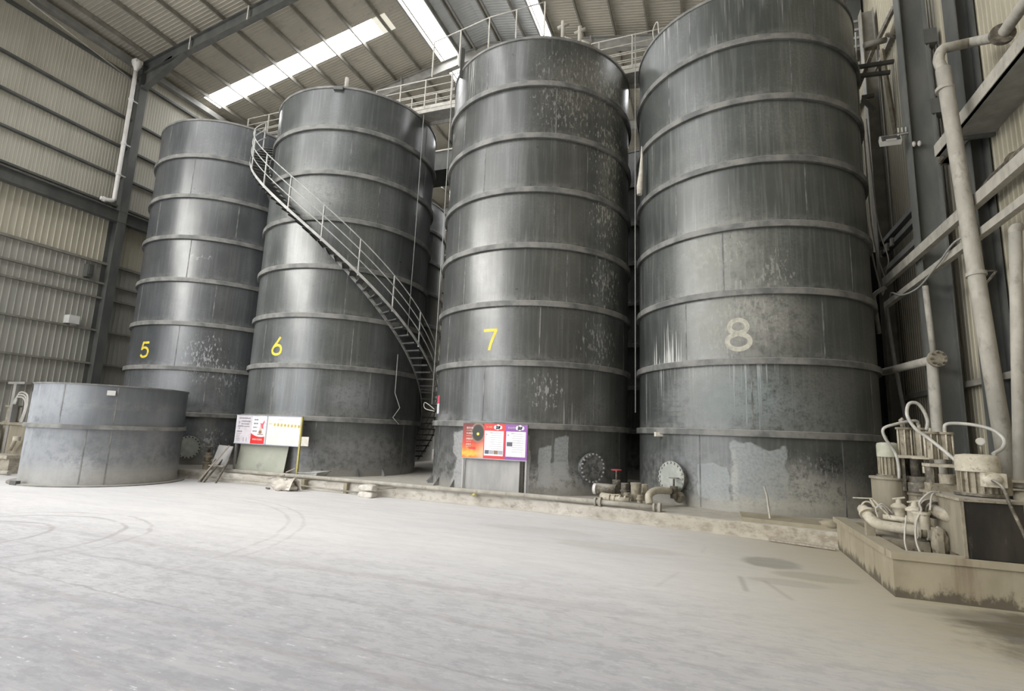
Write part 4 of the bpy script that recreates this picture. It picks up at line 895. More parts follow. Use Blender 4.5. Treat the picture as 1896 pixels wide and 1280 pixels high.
for (u0, mm, nm) in ((.555, 'p_red', 'red_notice'), (1.105, 'p_purple', 'purple_notice')):
    r_ = panel(nb, nm, M[mm], X, Y, Z_, u0, .01, u0 + .545, Ht)
    MB().box(X + u0 + .02, Y - .007, Z_ + .075, X + u0 + .505, Y - .004, Z_ + Ht - .165).build('paper', M['p_paper'], r_)
    mb = MB()
    for (a, b, rr) in ((.30, .74, .05), (.36, .755, .055), (.42, .74, .045), (.35, .725, .05)): mb.lathe([(.001, 0), (rr, 0)], (X + u0 + a, Y - .008, Z_ + b), 14, 'Y')
    mb.build('printed_cloud', M['p_white'], r_)
    tx = MB(); glyph_row(tx, (X, Y - .0095, Z_, 0, 0), u0 + .31, u0 + .40, .722, .04, rb, .1)
    glyph_row(tx, (X, Y - .0085, Z_, 0, 0), u0 + .15, u0 + .21, .60, .03, rb, .3)
    for i in range(9):
        v = .60 - i * .052; tx.box(X + u0 + .16 + .03 * (i % 2), Y - .0085, Z_ + v, X + u0 + .42 + .06 * rb.random(), Y - .0075, Z_ + v + .007)
    tx.lathe([(.001, 0), (.022, 0)], (X + u0 + .07, Y - .0085, Z_ + .57), 10, 'Y')
    tx.build('printed_text', M['p_grey'], r_)
    tx = MB(); glyph_row(tx, (X, Y - .0065, Z_, 0, 0), u0 + .06, u0 + .23, .725, .038, rb, .12); tx.build('printed_heading', M['p_gold' if mm == 'p_red' else 'p_faint'], r_)
    if mm == 'p_red':
        for i, c in enumerate(('p_ink', 'p_grey', 'p_brown', 'p_grey')): MB().box(X + u0 + .04 + i * .115, Y - .009, Z_ + .115, X + u0 + .145 + i * .115, Y - .0075, Z_ + .20).build('printed_photo', M[c], r_)
    else:
        MB().box(X + u0 + .04, Y - .009, Z_ + .315, X + u0 + .18, Y - .0075, Z_ + .41).build('printed_photo', M['p_ink'], r_)
tag(MB().bar((-4.83, 11.89, Z0), (-4.83, 11.905, 1.04), 1.40, .012, ey).build('leaning_sheet', M['sheet_pale'], None, (-4.83, 11.86, Z0)), 'pale streaked sheet standing under the red and purple board', 'sheet')

# ------------------------------------------------------------------ things along the plinth
lp = thing('plinth_pipe', 'long dusty pipe lying along the front edge of the plinth', 'pipe', (-8, 11.7, .33))
MB().tube([(-13.2, 11.78, .31), (-10, 11.70, .32), (-6, 11.52, .32), (-4, 11.46, .33), (-2.0, 11.28, .34), (-.95, 11.14, .34)], .05, 12).build('pipe', M['pipe'], lp)
for (x, y) in ((-2.15, 11.3), (-.95, 11.14)): MB().cyl((x, y, .34), .10, .05, 16, V((1, -.13, 0))).build('flange', M['pipe'], lp)
for (x, y) in ((-2.25, 11.31), (-1.05, 11.155)): MB().cyl((x, y, .34), .085, .04, 16, V((1, -.13, 0))).build('flange', M['pipe'], lp)
MB().sphere((-5.05, 11.45, .25), .05, 10, 6, (1.2, .8, .8)).build('drain_plug', M['post_yellow'], lp)
lp2 = tag(MB().tube([(-13.4, 11.47, .13), (-10.6, 11.49, .12), (-8.1, 11.50, .06)], .022, 8).build('thin_conduit', M['pipe'], None, (-10, 11.6, .12)), 'thin conduit along the foot of the plinth beside the sack', 'conduit')
for (x, lb) in ((-10.02, 'upright peg by the sack'), (-8.68, 'upright peg by the cement blocks')):
    tag(MB().box(x - .05, 11.55, 0, x + .05, 11.69, .26).build('support_peg', M['beige'], None, (x, 11.6, 0)), 'small concrete ' + lb + ', under the plinth edge', 'support')

# valves between tanks 7 and 8
vv = thing('valve_set', 'crusted pipes, pump and red handwheel valve between tanks 7 and 8', 'valves', (-1.8, 11.7, Z0))
ml, md, mm = M['machine_light'], M['machine_dark'], M['machine']
MB().tube([(-2.35, 12.1, .52), (-1.9, 12.0, .52)], .13, 16).build('pump_motor', md, vv)
MB().cyl((-2.42, 12.11, .52), .12, .08, 16, V((1, -.2, 0))).build('motor_end', M['white_pipe'], vv)
MB().box(-2.35, 11.9, Z0, -1.75, 12.2, .36).build('base_block', mm, vv)
MB().tube(spline([(-2.2, 11.85, .40), (-1.95, 11.7, .40), (-1.75, 11.6, .42)], 4), .08, 12).build('suction_pipe', ml, vv)
v1 = MB().cyl((-1.95, 12.25, .45), .09, .28, 14).tube([(-1.95, 12.25, .7), (-1.95, 12.25, .95)], .02, 8).build('gate_valve', md, vv)
MB().tube([(-1.95 + .11 * math.cos(a), 12.25 + .11 * math.sin(a), .95) for a in [2 * PI * i / 16 for i in range(16)]], .014, 6, closed=True).bar((-2.05, 12.25, .95), (-1.85, 12.25, .95), .02, .02).build('handwheel', M['red'], v1)['label'] = 'red handwheel'
MB().cyl((-1.46, 11.75, .36), .105, .34, 18).cyl((-1.46, 11.75, .69), .115, .05, 18).build('strainer_pot', mm, vv)
MB().tube(spline([(-1.15, 11.45, .35), (-1.17, 11.55, .52), (-1.05, 11.85, .60), (-.8, 12.2, .58)], 5), .075, 14).build('bent_pipe', ml, vv)
for (x, y, z, r, h) in ((-1.72, 11.95, .4, .08, .3), (-1.3, 12.0, .36, .07, .34), (-1.62, 11.55, .34, .06, .2), (-1.85, 11.62, .36, .09, .12), (-1.35, 11.5, .36, .055, .16)):
    MB().cyl((x, y, z), r, h, 12).cyl((x, y, z + h * .4), r * 1.35, .035, 12).build('valve_body', rb.choice((ml, md, mm)), vv)
for k in range(4): MB().cyl((-1.98 + k * .11, 11.45, .41), .085, .03, 14, V((1, -.15, 0))).build('flange', ml, vv)
MB().tube([(-2.0, 11.45, .41), (-1.55, 11.4, .40)], .06, 12).build('cross_pipe', ml, vv)
v2 = MB().cyl((-.72, 12.3, .42), .08, .26, 12).tube([(-.72, 12.3, .68), (-.72, 12.3, .85)], .02, 8).build('gate_valve', md, vv)
MB().tube([(-.72 + .10 * math.cos(a), 12.3 + .10 * math.sin(a), .85) for a in [2 * PI * i / 16 for i in range(16)]], .012, 6, closed=True).bar((-.82, 12.3, .85), (-.62, 12.3, .85), .02, .02).build('handwheel', M['steel_grey'], v2)
MB().cyl((-.62, 12.35, .45), .12, .05, 16, V((.3, -1, 0))).tube([(-.62, 12.35, .45), (-.58, 12.46, .46)], .06, 12).build('outlet_flange', md, vv)
tag(MB().tube(spline([(-3.4, 11.7, .275), (-2.8, 11.55, .275), (-2.4, 11.75, .30), (-2.2, 11.65, .29)], 5), .012, 6).build('loose_wire', M['machine_dark'], None, (-3, 11.6, .27)), 'loose dark wire lying on the plinth left of the valves', 'wire')

# valve by tank 5
v5 = thing('valve_set', 'small crusted valve standing beside the manhole of tank 5', 'valves', (-14.1, 12.0, Z0))
MB().cyl((-14.05, 12.05, Z0), .11, .20, 14).cyl((-14.05, 12.05, .44), .15, .04, 14).cyl((-14.05, 12.05, .50), .09, .25, 14).cyl((-14.05, 12.05, .62), .14, .04, 14).build('valve_body', mm, v5)
MB().tube([(-14.05, 12.05, .75), (-14.05, 12.05, .92)], .03, 8).tube([(-14.05 + .11 * math.cos(a), 12.05 + .11 * math.sin(a), .92) for a in [2 * PI * i / 14 for i in range(14)]], .014, 6, closed=True).build('handwheel', M['machine_dark'], v5)
MB().tube(spline([(-13.95, 12.1, .5), (-13.75, 12.2, .52), (-13.6, 12.3, .70)], 4), .07, 10).cyl((-13.6, 12.3, .68), .09, .06, 12).build('side_pipe', mm, v5)

# tilted sheet on legs, pole, sack, blocks, tray
ct = thing('tool_stand', 'dusty tilted sheet stand on thin legs left of the white notice board', 'stand', (-12.9, 11.5, 0))
MB().obox((-13.0, 11.62, .73), V((.27, 0, -.01)), V((.03, .06, .27)), V((0, .012, -.003))).build('sheet', M['sheet_pale'], ct)
for (a, b) in (((-13.28, 11.25, 0), (-13.2, 11.6, .62)), ((-13.1, 11.2, 0), (-12.95, 11.6, .62)), ((-12.75, 11.28, 0), (-12.72, 11.62, .62))): MB().bar(a, b, .04, .04).build('leg', M['machine_dark'], ct)
MB().bar((-13.25, 11.42, .45), (-12.72, 11.45, .45), .03, .03).build('cross_bar', M['wood'], ct)
tag(MB().bar((-13.22, 11.12, .02), (-12.66, 11.5, 1.02), .07, .03).build('wooden_pole', M['wood'], None, (-13.2, 11.1, 0)), 'pale wooden lath leaning across the tilted sheet stand', 'pole')

def lumpy(c, rx, ry, rz, amp, sd, n=26, m=14, flatten=True):
    mb = MB(); b = 0; vs = []; fs = []
    for i in range(m + 1):
        th = PI * i / m
        for k in range(n):
            a = 2 * PI * k / n; d = V((math.sin(th) * math.cos(a), math.sin(th) * math.sin(a), -math.cos(th)))
            q = 1 + amp * noise.noise(d * 2.2 + V((sd, sd * 2, 0))) + amp * .5 * noise.noise(d * 5 + V((sd, 0, sd)))
            p = V((d.x * rx * q, d.y * ry * q, d.z * rz * q)); p.z = max(p.z, -rz * .72) if flatten else p.z
            vs.append(V(c) + p + V((0, 0, rz * .72 if flatten else 0)))
    for i in range(m):
        for k in range(n): fs.append((i * n + k, i * n + (k + 1) % n, (i + 1) * n + (k + 1) % n, (i + 1) * n + k))
    return mb.add(vs, fs, True)
sk = thing('cement_sack', 'crumpled pale woven sack lying on the floor against the plinth', 'sack', (-10.1, 11.15, 0))
lumpy((-10.22, 11.15, 0), .34, .2, .15, .5, 3).build('body', M['sack'], sk)
mb = MB(); mouth = [(-9.95, 11.0, .03), (-9.86, 10.98, .22), (-9.83, 11.05, .36), (-9.78, 11.15, .26), (-9.72, 11.2, .03)]
mb.add([(-10.25, 11.02, .05), (-10.2, 11.1, .24), (-10.1, 11.16, .27), (-10.05, 11.25, .2), (-10.0, 11.3, .03)] + mouth, [(i, i + 1, 6 + i, 5 + i) for i in range(4)], True)
mb.build('open_mouth', M['sack'], sk)
tag(MB().tube([(-10.78, 11.1, .03), (-10.62, 11.04, .03)], .025, 8).build('iron_stub', M['machine_dark'], None, (-10.6, 11.1, 0)), 'short dark iron stub poking out under the sack', 'pipe stub')
for i, (z, lb) in enumerate(((0, 'lower'), (.165, 'upper'))):
    mb = lumpy((-7.82, 11.32, z), .22, .16, .085, .1, 9 + i, 24, 10)
    for p in mb.v: p.x = -7.82 + max(-.2, min(.2, (p.x + 7.82) * 1.35)); p.y = 11.32 + max(-.13, min(.13, (p.y - 11.32) * 1.35))
    tag(mb.build('cement_block', M['block'], None, (-7.82, 11.32, z)), '%s of two pale cement blocks stacked against the plinth' % lb, 'block', 'cement blocks by the plinth')
tag(MB().tube([(-7.6, 11.38, .2), (-7.1, 11.44, .26)], .012, 6).build('thin_rod', M['machine_dark'], None, (-7.5, 11.4, .1)), 'thin rod leaning between the cement blocks and the plinth pipe', 'rod')
tr = thing('metal_tray', 'shallow grey metal tray lying on the plinth beside the yellow post', 'tray', (-10.15, 11.95, Z0))
mb = MB(); lo = [(-10.28, 11.82, .28), (-9.86, 11.78, .28), (-9.80, 12.1, .28), (-10.24, 12.14, .28)]; hi = [(-10.43, 11.77, .40), (-9.74, 11.75, .44), (-9.64, 12.15, .46), (-10.33, 12.18, .42)]
mb.add(lo + hi, [(0, 1, 2, 3), (0, 4, 5, 1), (1, 5, 6, 2), (2, 6, 7, 3), (3, 7, 4, 0)]); mb.build('pan', M['tray'], tr)
MB().tube([V(p) for p in hi], .012, 6, closed=True).build('rolled_rim', M['tray'], tr)
for (a, b, lb) in (((-10.75, 11.71, .392), (-10.35, 11.6, .52), 'pale stick on the pipe just left of the grey tray'), ((-11.2, 11.56, .2), (-10.6, 11.5, .34), 'pale stick slanting down behind the sack')):
    tag(MB().tube([a, b], .018, 6).build('loose_stick', M['wood'], None, a), lb, 'stick')
# bent rod on the floor before tank 8
tag(MB().tube([(1.0, 11.62, .85), (1.02, 11.4, .70), (1.03, 10.72, .02), (1.62, 10.40, .02)], .02, 8).build('bent_rod', M['pipe'], None, (1.02, 10.7, 0)), 'pale bent rod leaning on the foot of tank 8 down to the floor', 'rod')
tag(MB().bar((.95, 10.56, .03), (1.9, 10.26, .03), .05, .03).build('wooden_lath', M['wood'], None, (1.4, 10.5, 0)), 'thin lath lying on the floor along the plinth by the pit', 'lath')

# ------------------------------------------------------------------ right wall: posts, racks, pipes
YW = 11.75
struct(MB().ibeam((4.86, YW, 0), (4.86, YW, 14.8), .5, .3, .02, ex).build('wall_post', M['steel_dark']), 'slim dark post against the right wall, nearer than the big column')
struct(MB().ibeam((4.78, 17.0, 0), (4.78, 17.0, 14.8), .3, .34, .02, ex).build('wall_post', M['steel_brown']), 'brown post against the right wall behind tank 8')
for z in (1.2, 3.0, 12.8):
    struct(MB().channel((XR - .1, YF, z), (XR - .1, YB, z), .12, .12, .012, flip=-1).build('wall_girt', M['steel_brown']), 'horizontal girt on the right wall', group='right wall girts')
for (z, y) in ((8.9, 12.95), (10.6, 12.95)):
    struct(MB().prism([(4.7, y), (4.95, y), (4.95, y + .3)], z, z + .35).build('column_bracket', M['steel_dark']), 'dark bracket plate beside the right column at %s height' % ('eye' if z < 9 else 'upper'), group='column brackets')
# ledge with pipes that runs along the wall towards the camera
lg = thing('pipe_ledge', 'long dusty ledge along the right wall carrying a fat pipe', 'ledge', (4.7, 9, 7.4))
MB().box(4.36, -6, 7.42, 4.69, 12.0, 7.46).box(4.69, -6, 7.42, 5.0, 11.45, 7.46).build('ledge_plate', M['steel_grey'], lg)
MB().channel((4.38, -6, 7.54), (4.38, 12.0, 7.54), .07, .24, .012, flip=-1).build('edge_channel', M['pipe'], lg)
MB().channel((4.62, -6, 7.60), (4.62, 12.0, 7.60), .06, .16, .012).build('inner_channel', M['steel_brown'], lg)
for y in (-3, 1.5, 6, 11.3): MB().bar((4.36, y, 7.39), (5.0, y, 7.39), .08, .06).build('cross_arm', M['steel_dark'], lg)
for k in range(5): MB().box(4.5 + .05 * k, 12.0 + .03 * k, 7.40, 4.62 + .06 * k, 12.3 + .08 * (k % 2), 7.55 + .05 * (k % 3)).build('debris_lump', M['machine_dark'], lg)
fp = thing('wall_pipe', 'fat brown pipe lying on the ledge of the right wall', 'pipe', (4.55, 9, 8.0))
MB().tube([(4.74, -6, 7.88), (4.74, 11.44, 7.88)], .10, 14).build('pipe', M['machine'], fp)
for y in (.5, 4.2, 7.9, 11.2): MB().box(4.665, y, 7.465, 4.80, y + .08, 7.79).build('saddle', M['steel_brown'], fp)
for y in (2, 8.4): MB().cyl((4.74, y, 7.88), .14, .06, 16, 'Y').build('flange', M['machine_dark'], fp)
dk = thing('wall_duct', 'dark brown pipe below the ledge on the right wall', 'pipe', (4.86, 9, 6.6))
MB().tube([(4.78, -6, 6.35), (4.78, 10.9, 6.35), (4.82, 11.6, 6.30)], .12, 14).build('pipe', M['machine_dark'], dk)
MB().cyl((4.78, 10.2, 6.35), .16, .05, 16, 'Y').build('flange', M['machine_dark'], dk)
# high slurry pipe with the branch that drops down
hp = thing('slurry_pipe', 'thick pale pipe that drops from the high wall pipe down to the pump pit', 'pipe', (4.0, 10.3, 1.0))
A = at_x(1896, 8, 4.5); B = at_x(1856, 64, 4.5)
MB().tube([A + (A - B) * 3, A, B, B + (B - A) * .15], .085, 14).build('header_pipe', M['pipe'], hp)
ang = at_y(1745, 92, 10.45); jn = at_y(1738, 112, 10.4); ft = at_y(1872, 905, 9.75)
MB().tube(spline([V((B.x - .05, B.y, B.z - .02)), at_y(1800, 78, 10.7), at_y(1765, 86, 10.5), ang, jn, at_y(1746, 130, 10.35)], 6), .085, 14).build('branch_pipe', M['pipe'], hp)
MB().tube([at_y(1746, 128, 10.35), at_y(1775, 305, 10.2), at_y(1822, 600, 9.95), ft], .11, 16).build('drop_pipe', M['pipe'], hp)
MB().cyl(B + V((-.02, .0, -.02)), .17, .07, 18, (A - B).normalized()).build('flange', M['machine_dark'], hp)
d = (ft - at_y(1746, 128, 10.35)).normalized()
for (x_, y_, yy) in ((1749, 163, 10.33), (1807, 505, 10.03)): MB().cyl(at_y(x_, y_, yy), .135, .06, 16, d).build('coupling', M['pipe'], hp)
# second header seen left of the column
h2 = thing('slurry_pipe', 'pale pipe crossing from the top of tank 8 to the right wall behind the column', 'pipe', (4.3, 13.6, 11.5))
a_, b_, c_ = at_y(1600, 84, 13.9), at_y(1640, 74, 14.0), at_y(1652, 66, 14.0)
MB().tube([a_, b_], .07, 12).build('cross_pipe', M['pipe'], h2); MB().tube([c_, at_y(1664, 30, 13.7)], .075, 12).build('rising_pipe', M['machine'], h2)
MB().cyl(at_y(1649, 68, 14.0), .13, .07, 16, (at_y(1664, 30, 13.7) - c_).normalized()).build('flange', M['machine_dark'], h2)
MB().tube([at_y(1604, 91, 14.1), at_y(1622, 88, 14.2)], .05, 10).build('lower_pipe', M['machine'], h2)
for (p, q, lb, m) in (((1626, 74, 15.5), (1656, 12, 15.0), 'upper brown brace rising to the wall above the cross pipe', 'machine_dark'), ((1588, 165, 15.6), (1618, 90, 15.7), 'lower dark diagonal brace behind the cross pipe', 'machine_dark'), ((1632, 92, 16.0), (1660, 255, 16.2), 'thin olive brace running down behind the lamp', 'machine'),
                      ((1585, 125, 15.4), (1655, 114, 15.4), 'dark horizontal bar behind tank 8, upper of two', 'steel_dark'), ((1588, 141, 15.4), (1648, 134, 15.4), 'dark horizontal bar behind tank 8, lower of two', 'steel_dark'), ((1595, 181, 15.6), (1618, 177, 15.6), 'short dark arm of the bracket behind tank 8', 'steel_dark'), ((1597, 184, 15.6), (1618, 204, 15.6), 'sloping strut of the bracket behind tank 8', 'steel_dark')):
    a = at_y(*p); b = at_y(*q)
    tag(MB().bar(a, b, .09, .09).build('wall_brace', M[m], None, a), lb, 'brace')
# lattice and dark panel near the roof at the right rear of tank 8
lt = thing('dark_cabinet', 'dark louvred housing high on the right behind tank 8', 'housing', (4.2, 18, 13.5))
a = at_y(1572, 55, 18.0)
MB().box(a.x, 18.0, a.z - .8, 4.95, 18.6, a.z + 1.2).build('housing', M['steel_dark'], lt)
for k in range(4): MB().box(a.x - .02, 17.97, a.z - .7 + .3 * k, 4.97, 18.0, a.z - .62 + .3 * k).build('louvre', M['steel_grey'], lt)

# two long steel channels crossing in front of the big column
for (z, lb, hh) in ((5.72, 'upper of two long dusty channels crossing in front of the right column', .2), (5.15, 'lower of two long dusty channels crossing in front of the right column', .13)):
    t = thing('pipe_support_channel', lb, 'channel', (4.2, 12, z))
    MB().channel((4.2, -6, z), (4.2, 15.1, z), .11, hh, .012, flip=-1).build('channel', M['pipe'], t)
    for y in (13.15,): MB().bar((4.22, y, z - .03), (4.4, y, z - .03), .06, .08).build('stay', M['steel_grey'], t)
t = thing('cable_bundle', 'thin cables lying on the lower rail and sagging before the column', 'cable', (4.12, 11, 5.2))
MB().tube(spline([(4.2, -4, 5.24), (4.2, 9.5, 5.24), (4.2, 10.4, 5.25), (4.11, 10.9, 5.27), (4.09, 11.6, 5.10), (4.09, 12.6, 4.93), (4.09, 13.6, 5.02), (4.10, 14.3, 5.26), (4.2, 14.8, 5.25), (4.2, 15.05, 5.24)], 6), .018, 6).build('cable', M['rope'], t)
MB().tube(spline([(4.2, -4, 5.84), (4.2, 10, 5.84), (4.2, 15.05, 5.84)], 4), .015, 6).build('cable', M['rope'], t)
# brackets under the rail
bkt = thing('angle_bracket', 'dark triangular bracket on the right wall post below the rails', 'bracket', (4.7, 11.5, 4.0))
p = at_y(1818, 503, 11.5)
MB().bar(p + V((-.12, 0, 0)), p + V((.2, 0, .0)), .05, .03).bar(p + V((.0, 0, -.28)), p + V((.2, 0, -.01)), .05, .03).bar(p + V((-.12, 0, 0)), p + V((-.12, 0, -.4)), .05, .03).build('bracket', M['machine_dark'], bkt)
# tall pipe at the right edge and the one at the column foot
rp = thing('slurry_pipe', 'pale upright pipe at the far right edge beside the dark oil box', 'pipe', (4.2, 9.5, 0))
a = at_y(1880, 432, 9.3); b = at_y(1890, 905, 9.0); c = V((b.x + .02, b.y, .45))
MB().tube([a, at_y(1884, 640, 9.18), b], .075, 14).build('pipe', M['pipe'], rp); MB().tube([b, c], .088, 14).build('ribbed_sleeve', M['machine_light'], rp)
MB().tube(spline([a, a + V((0, .0, .06)), a + V((.06, .04, .1))], 3), .075, 12).build('elbow', M['pipe'], rp)
MB().box(b.x - .28, b.y - .1, 1.30, b.x + .08, b.y + .1, 1.33).box(b.x - .28, b.y - .1, 1.20, b.x + .08, b.y + .1, 1.22).build('clamp_plate', M['machine_light'], rp)
cp = thing('slurry_pipe', 'pale upright pipe at the foot of the big column with a round flange end', 'pipe', (4.2, 12.6, 0))
MB().tube([at_y(1713, 530, 12.75), at_y(1729, 660, 12.75)], .055, 12).build('upper_pipe', M['pipe'], cp)
MB().tube([at_y(1726, 672, 12.6), at_y(1736, 800, 12.6), V((at_y(1736, 800, 12.6).x, 12.6, .3))], .095, 14).build('lower_pipe', M['pipe'], cp)
hx = at_y(1733, 665, 12.45)
MB().tube([hx, V((3.98, 15.2, hx.z + .05))], .085, 14).build('side_pipe', M['pipe'], cp)
dd = (V((3.98, 15.2, hx.z)) - hx).normalized()
fl = MB().cyl(hx - dd * .08, .16, .08, 20, dd).build('flange', M['machine'], cp)
for k in range(8):
    e1 = dd.cross(ez).normalized(); e2 = e1.cross(dd); q = hx - dd * .12 + (e1 * math.cos(k * PI / 4) + e2 * math.sin(k * PI / 4)) * .12
    MB().cyl(q, .022, .05, 6, dd).build('bolt', M['machine_dark'], fl)
# thin conduits beside tank 8
for (pts, lb, r) in (([(1584, 60, 15.2), (1594, 250, 15.2), (1606, 420, 15.2), (1632, 540, 15.2), (1648, 540, 15.2)], 'thin pale conduit running down the right of tank 8 with a bent foot', .02),
                     ([(1598, 230, 15.35), (1611, 390, 15.35), (1621, 460, 15.3)], 'second thin conduit right of tank 8, just beside the bent one', .016),
                     ([(1604, 220, 15.2), (1622, 390, 15.1), (1632, 440, 14.7), (1645, 480, 14.6), (1660, 502, 14.4)], 'thin cable that sags from the wall to the upper long channel', .014),
                     ([(1640, 560, 15.3), (1655, 660, 15.3), (1680, 790, 15.3)], 'grey pipe sloping down in the dark gap between tank 8 and the column', .045),
                     ([(1640, 532, 15.0), (1620, 545, 15.0), (1619, 560, 15.0), (1628, 618, 15.0)], 'short bent pipe stub just right of tank 8', .05)):
    P3 = [at_y(*p) for p in pts]
    if 'bent foot' in lb: P3[-1] = V((4.2, 15.135, 5.70))
    if 'sags' in lb: P3[-1] = V((4.2, 15.0, 5.90))
    if 'just beside' in lb: P3.append(V((4.22, 15.14, 5.87)))
    if 'grey pipe sloping' in lb: P3.append(V((P3[-1].x + .25, P3[-1].y, .275)))
    tag(MB().tube(spline(P3, 4), r, 8).build('conduit_pipe', M['pipe' if r < .03 else 'steel_grey'], None, P3[0]), lb, 'conduit')
# added black sheet standing in for the dark opening low between tank 8 and the wall
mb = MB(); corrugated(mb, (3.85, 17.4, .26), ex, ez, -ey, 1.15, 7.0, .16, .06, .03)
struct(mb.build('dark_opening_sheet', M['black']), 'black ribbed sheet standing in for the dark opening between tank 8 and the right wall')
rk = thing('cable_tray', 'dark cable tray with clamps running along the right wall behind the column', 'tray', (4.6, 16, 7))
for z in (7.05, 7.35): MB().channel((4.75, 13.45, z), (4.75, 17.2, z), .14, .12, .012, flip=-1).build('tray_rail', M['steel_dark'], rk)
MB().box(4.68, 13.45, 6.45, 4.9, 17.2, 6.6).build('lower_plate', M['steel_grey'], rk)
for y in (15.9, 16.3, 16.9): MB().box(4.64, y, 6.95, 4.7, y + .12, 7.15).build('clamp', M['rail'], rk)

# flood light on the column
fl = thing('flood_light', 'rectangular flood light on an arm fixed to the big right column', 'lamp', (4.2, 13.2, 8.6))
c = at_y(1648, 260, 13.0)
ax, ay, az = V((.20, 0, 0)), V((.02, .10, .12)), V((0, .04, -.035))
MB().obox(c, ax, ay, az).build('housing', M['lamp_body'], fl); MB().obox(c + V((0, -.035, .02)) * 1.2, ax * .86, ay * .82, az * .3).build('glass', M['lamp_glass'], fl)
MB().obox(c - ay * .75 + V((0, -.05, .03)), ax * .5, ay * .22, az * .3).build('reflector', M['rail'], fl)
MB().bar(c + V((.15, 0, .1)), V((4.3, 13.1, c.z + .17)), .05, .025).build('arm', M['lamp_body'], fl)
for k in range(3): MB().box(4.1 + k * .07, 13.05, c.z + .19, 4.12 + k * .07, 13.07, c.z + .30).build('spike', M['lamp_body'], fl)
t = thing('lamp_insulator', 'pair of small pale bulbs on the column just under the flood light', 'fitting', (4.25, 13.0, 8.2))
for k in range(2): MB().sphere(V((c.x + .43 + k * .1, 13.0, c.z - .16)), .04, 10, 6, (1, 1, 1.6)).build('bulb', M['rail'], t)
MB().bar((c.x + .38, 13.02, c.z - .08), (4.3, 13.05, c.z - .08), .02, .02).build('holder', M['steel_grey'], t)

def pit_mat():
    k = NT('stained pit concrete'); o = k.obj(); x = k.n('ShaderNodeSeparateXYZ'); k.l(o, x.inputs[0]); Zc = x.outputs[2]
    n = k.noise(k.mapv(o, (1, 1, .6)), 1.8, 6, .6); st = k.noise(k.mapv(o, (1, 1, .08)), 4.0, 5, .65); rg = k.noise(k.mapv(o, (1, 1, .5)), 6, 6, .7)
    c = k.mix(k.step(n, .35, .65), (.30, .262, .185), (.38, .335, .245))
    c = k.mix(k.math('MULTIPLY', k.step(st, .50, .70), .6), c, (.20, .145, .095))
    low = k.math('ADD', Zc, k.math('MULTIPLY', k.math('SUBTRACT', rg, .5), .55))
    c = k.mix(k.math('MULTIPLY', k.step(low, .13, .03), .85), c, (.075, .062, .045))
    c = k.mix(k.math('MULTIPLY', k.step(k.up(), .5, .9), .6), c, (.40, .36, .28))
    k.color(c); k.b.inputs['Roughness'].default_value = .85; k.bump(n, .2)
    return k.m
M['pit'] = pit_mat()
# ------------------------------------------------------------------ pump pit and the two plunger pumps
mb = MB()
X0, X1, Y0, Y1 = 1.98, 5.0, 7.6, 10.5
mb.box(X0, Y0, 0, X1, Y0 + .14, .42).box(X0 - .02, Y0 - .03, .42, X1, Y0 + .17, .50)
mb.box(X0, Y0 + .14, 0, X0 + .14, Y1, .42).box(X0 - .03, Y0 + .17, .42, X0 + .17, Y1 + .1, .50)
mb.box(X0 + .14, Y1 - .14, 0, X1, Y1, .46)
struct(mb.build('pit_wall', M['pit']), 'low beige concrete wall round the pump pit')
struct(MB().box(X0 + .14, Y0 + .14, 0, X1, Y1 - .14, .10).build('pit_floor', M['machine_dark']), 'dark wet bottom of the pump pit')
struct(lumpy((1.93, 10.72, .30), .16, .12, .08, .3, 4, 16, 10).build('plinth_lump', M['beige']), 'pale lump of concrete on the corner of the pit wall')

def twin_block(root, cx, cy, z0, z1, dx, r):
    """two upright cylinders between plates with tie rods"""
    for s in (-1, 1):
        q = MB().cyl((cx + s * dx, cy, z0), r, z1 - z0, 20).build('cylinder', M['machine'], root)
        for k in range(6):
            a = k * PI / 3 + .3; MB().tube([(cx + s * dx + r * 1.18 * math.cos(a), cy + r * 1.18 * math.sin(a), z0), (cx + s * dx + r * 1.18 * math.cos(a), cy + r * 1.18 * math.sin(a), z1)], .011, 6).build('tie_rod', M['machine_light'], q)
        MB().cyl((cx + s * dx, cy, z1), r * 1.42, .03, 20).build('top_flange', M['machine'], root)
        MB().cyl((cx + s * dx, cy, z1 + .03), .022, .05, 8).build('hose_nipple', M['machine_light'], root)
def motor(root, cx, cy, z0, h, r, cowl):
    m = MB().cyl((cx, cy, z0), r * .86, h * .55, 20)
    for k in range(18):
        a = 2 * PI * k / 18; m.obox((cx + r * .92 * math.cos(a), cy + r * .92 * math.sin(a), z0 + h * .28), V((math.cos(a), math.sin(a), 0)) * r * .1, V((-math.sin(a), math.cos(a), 0)) * .006, ez * h * .26)
    m.build('motor_body', M['machine'], root)
    MB().lathe([(r * 1.05, 0), (r * 1.05, h * .34), (r * .98, h * .42), (r * .6, h * .45), (.001, h * .45)], (cx, cy, z0 + h * .55), 24).build('fan_cowl', cowl, root)
    MB().cyl((cx, cy, z0 - .03), r * 1.2, .03, 20).build('motor_flange', M['machine_dark'], root)
def hose(root, pts, r=.022): MB().tube(spline(pts, 8), r, 10).build('hose', M['hose'], root)

pr = thing('plunger_pump', 'crusted twin cylinder pump with a pale green motor, nearest tank 8 in the pit', 'pump', (2.6, 9.1, .1))
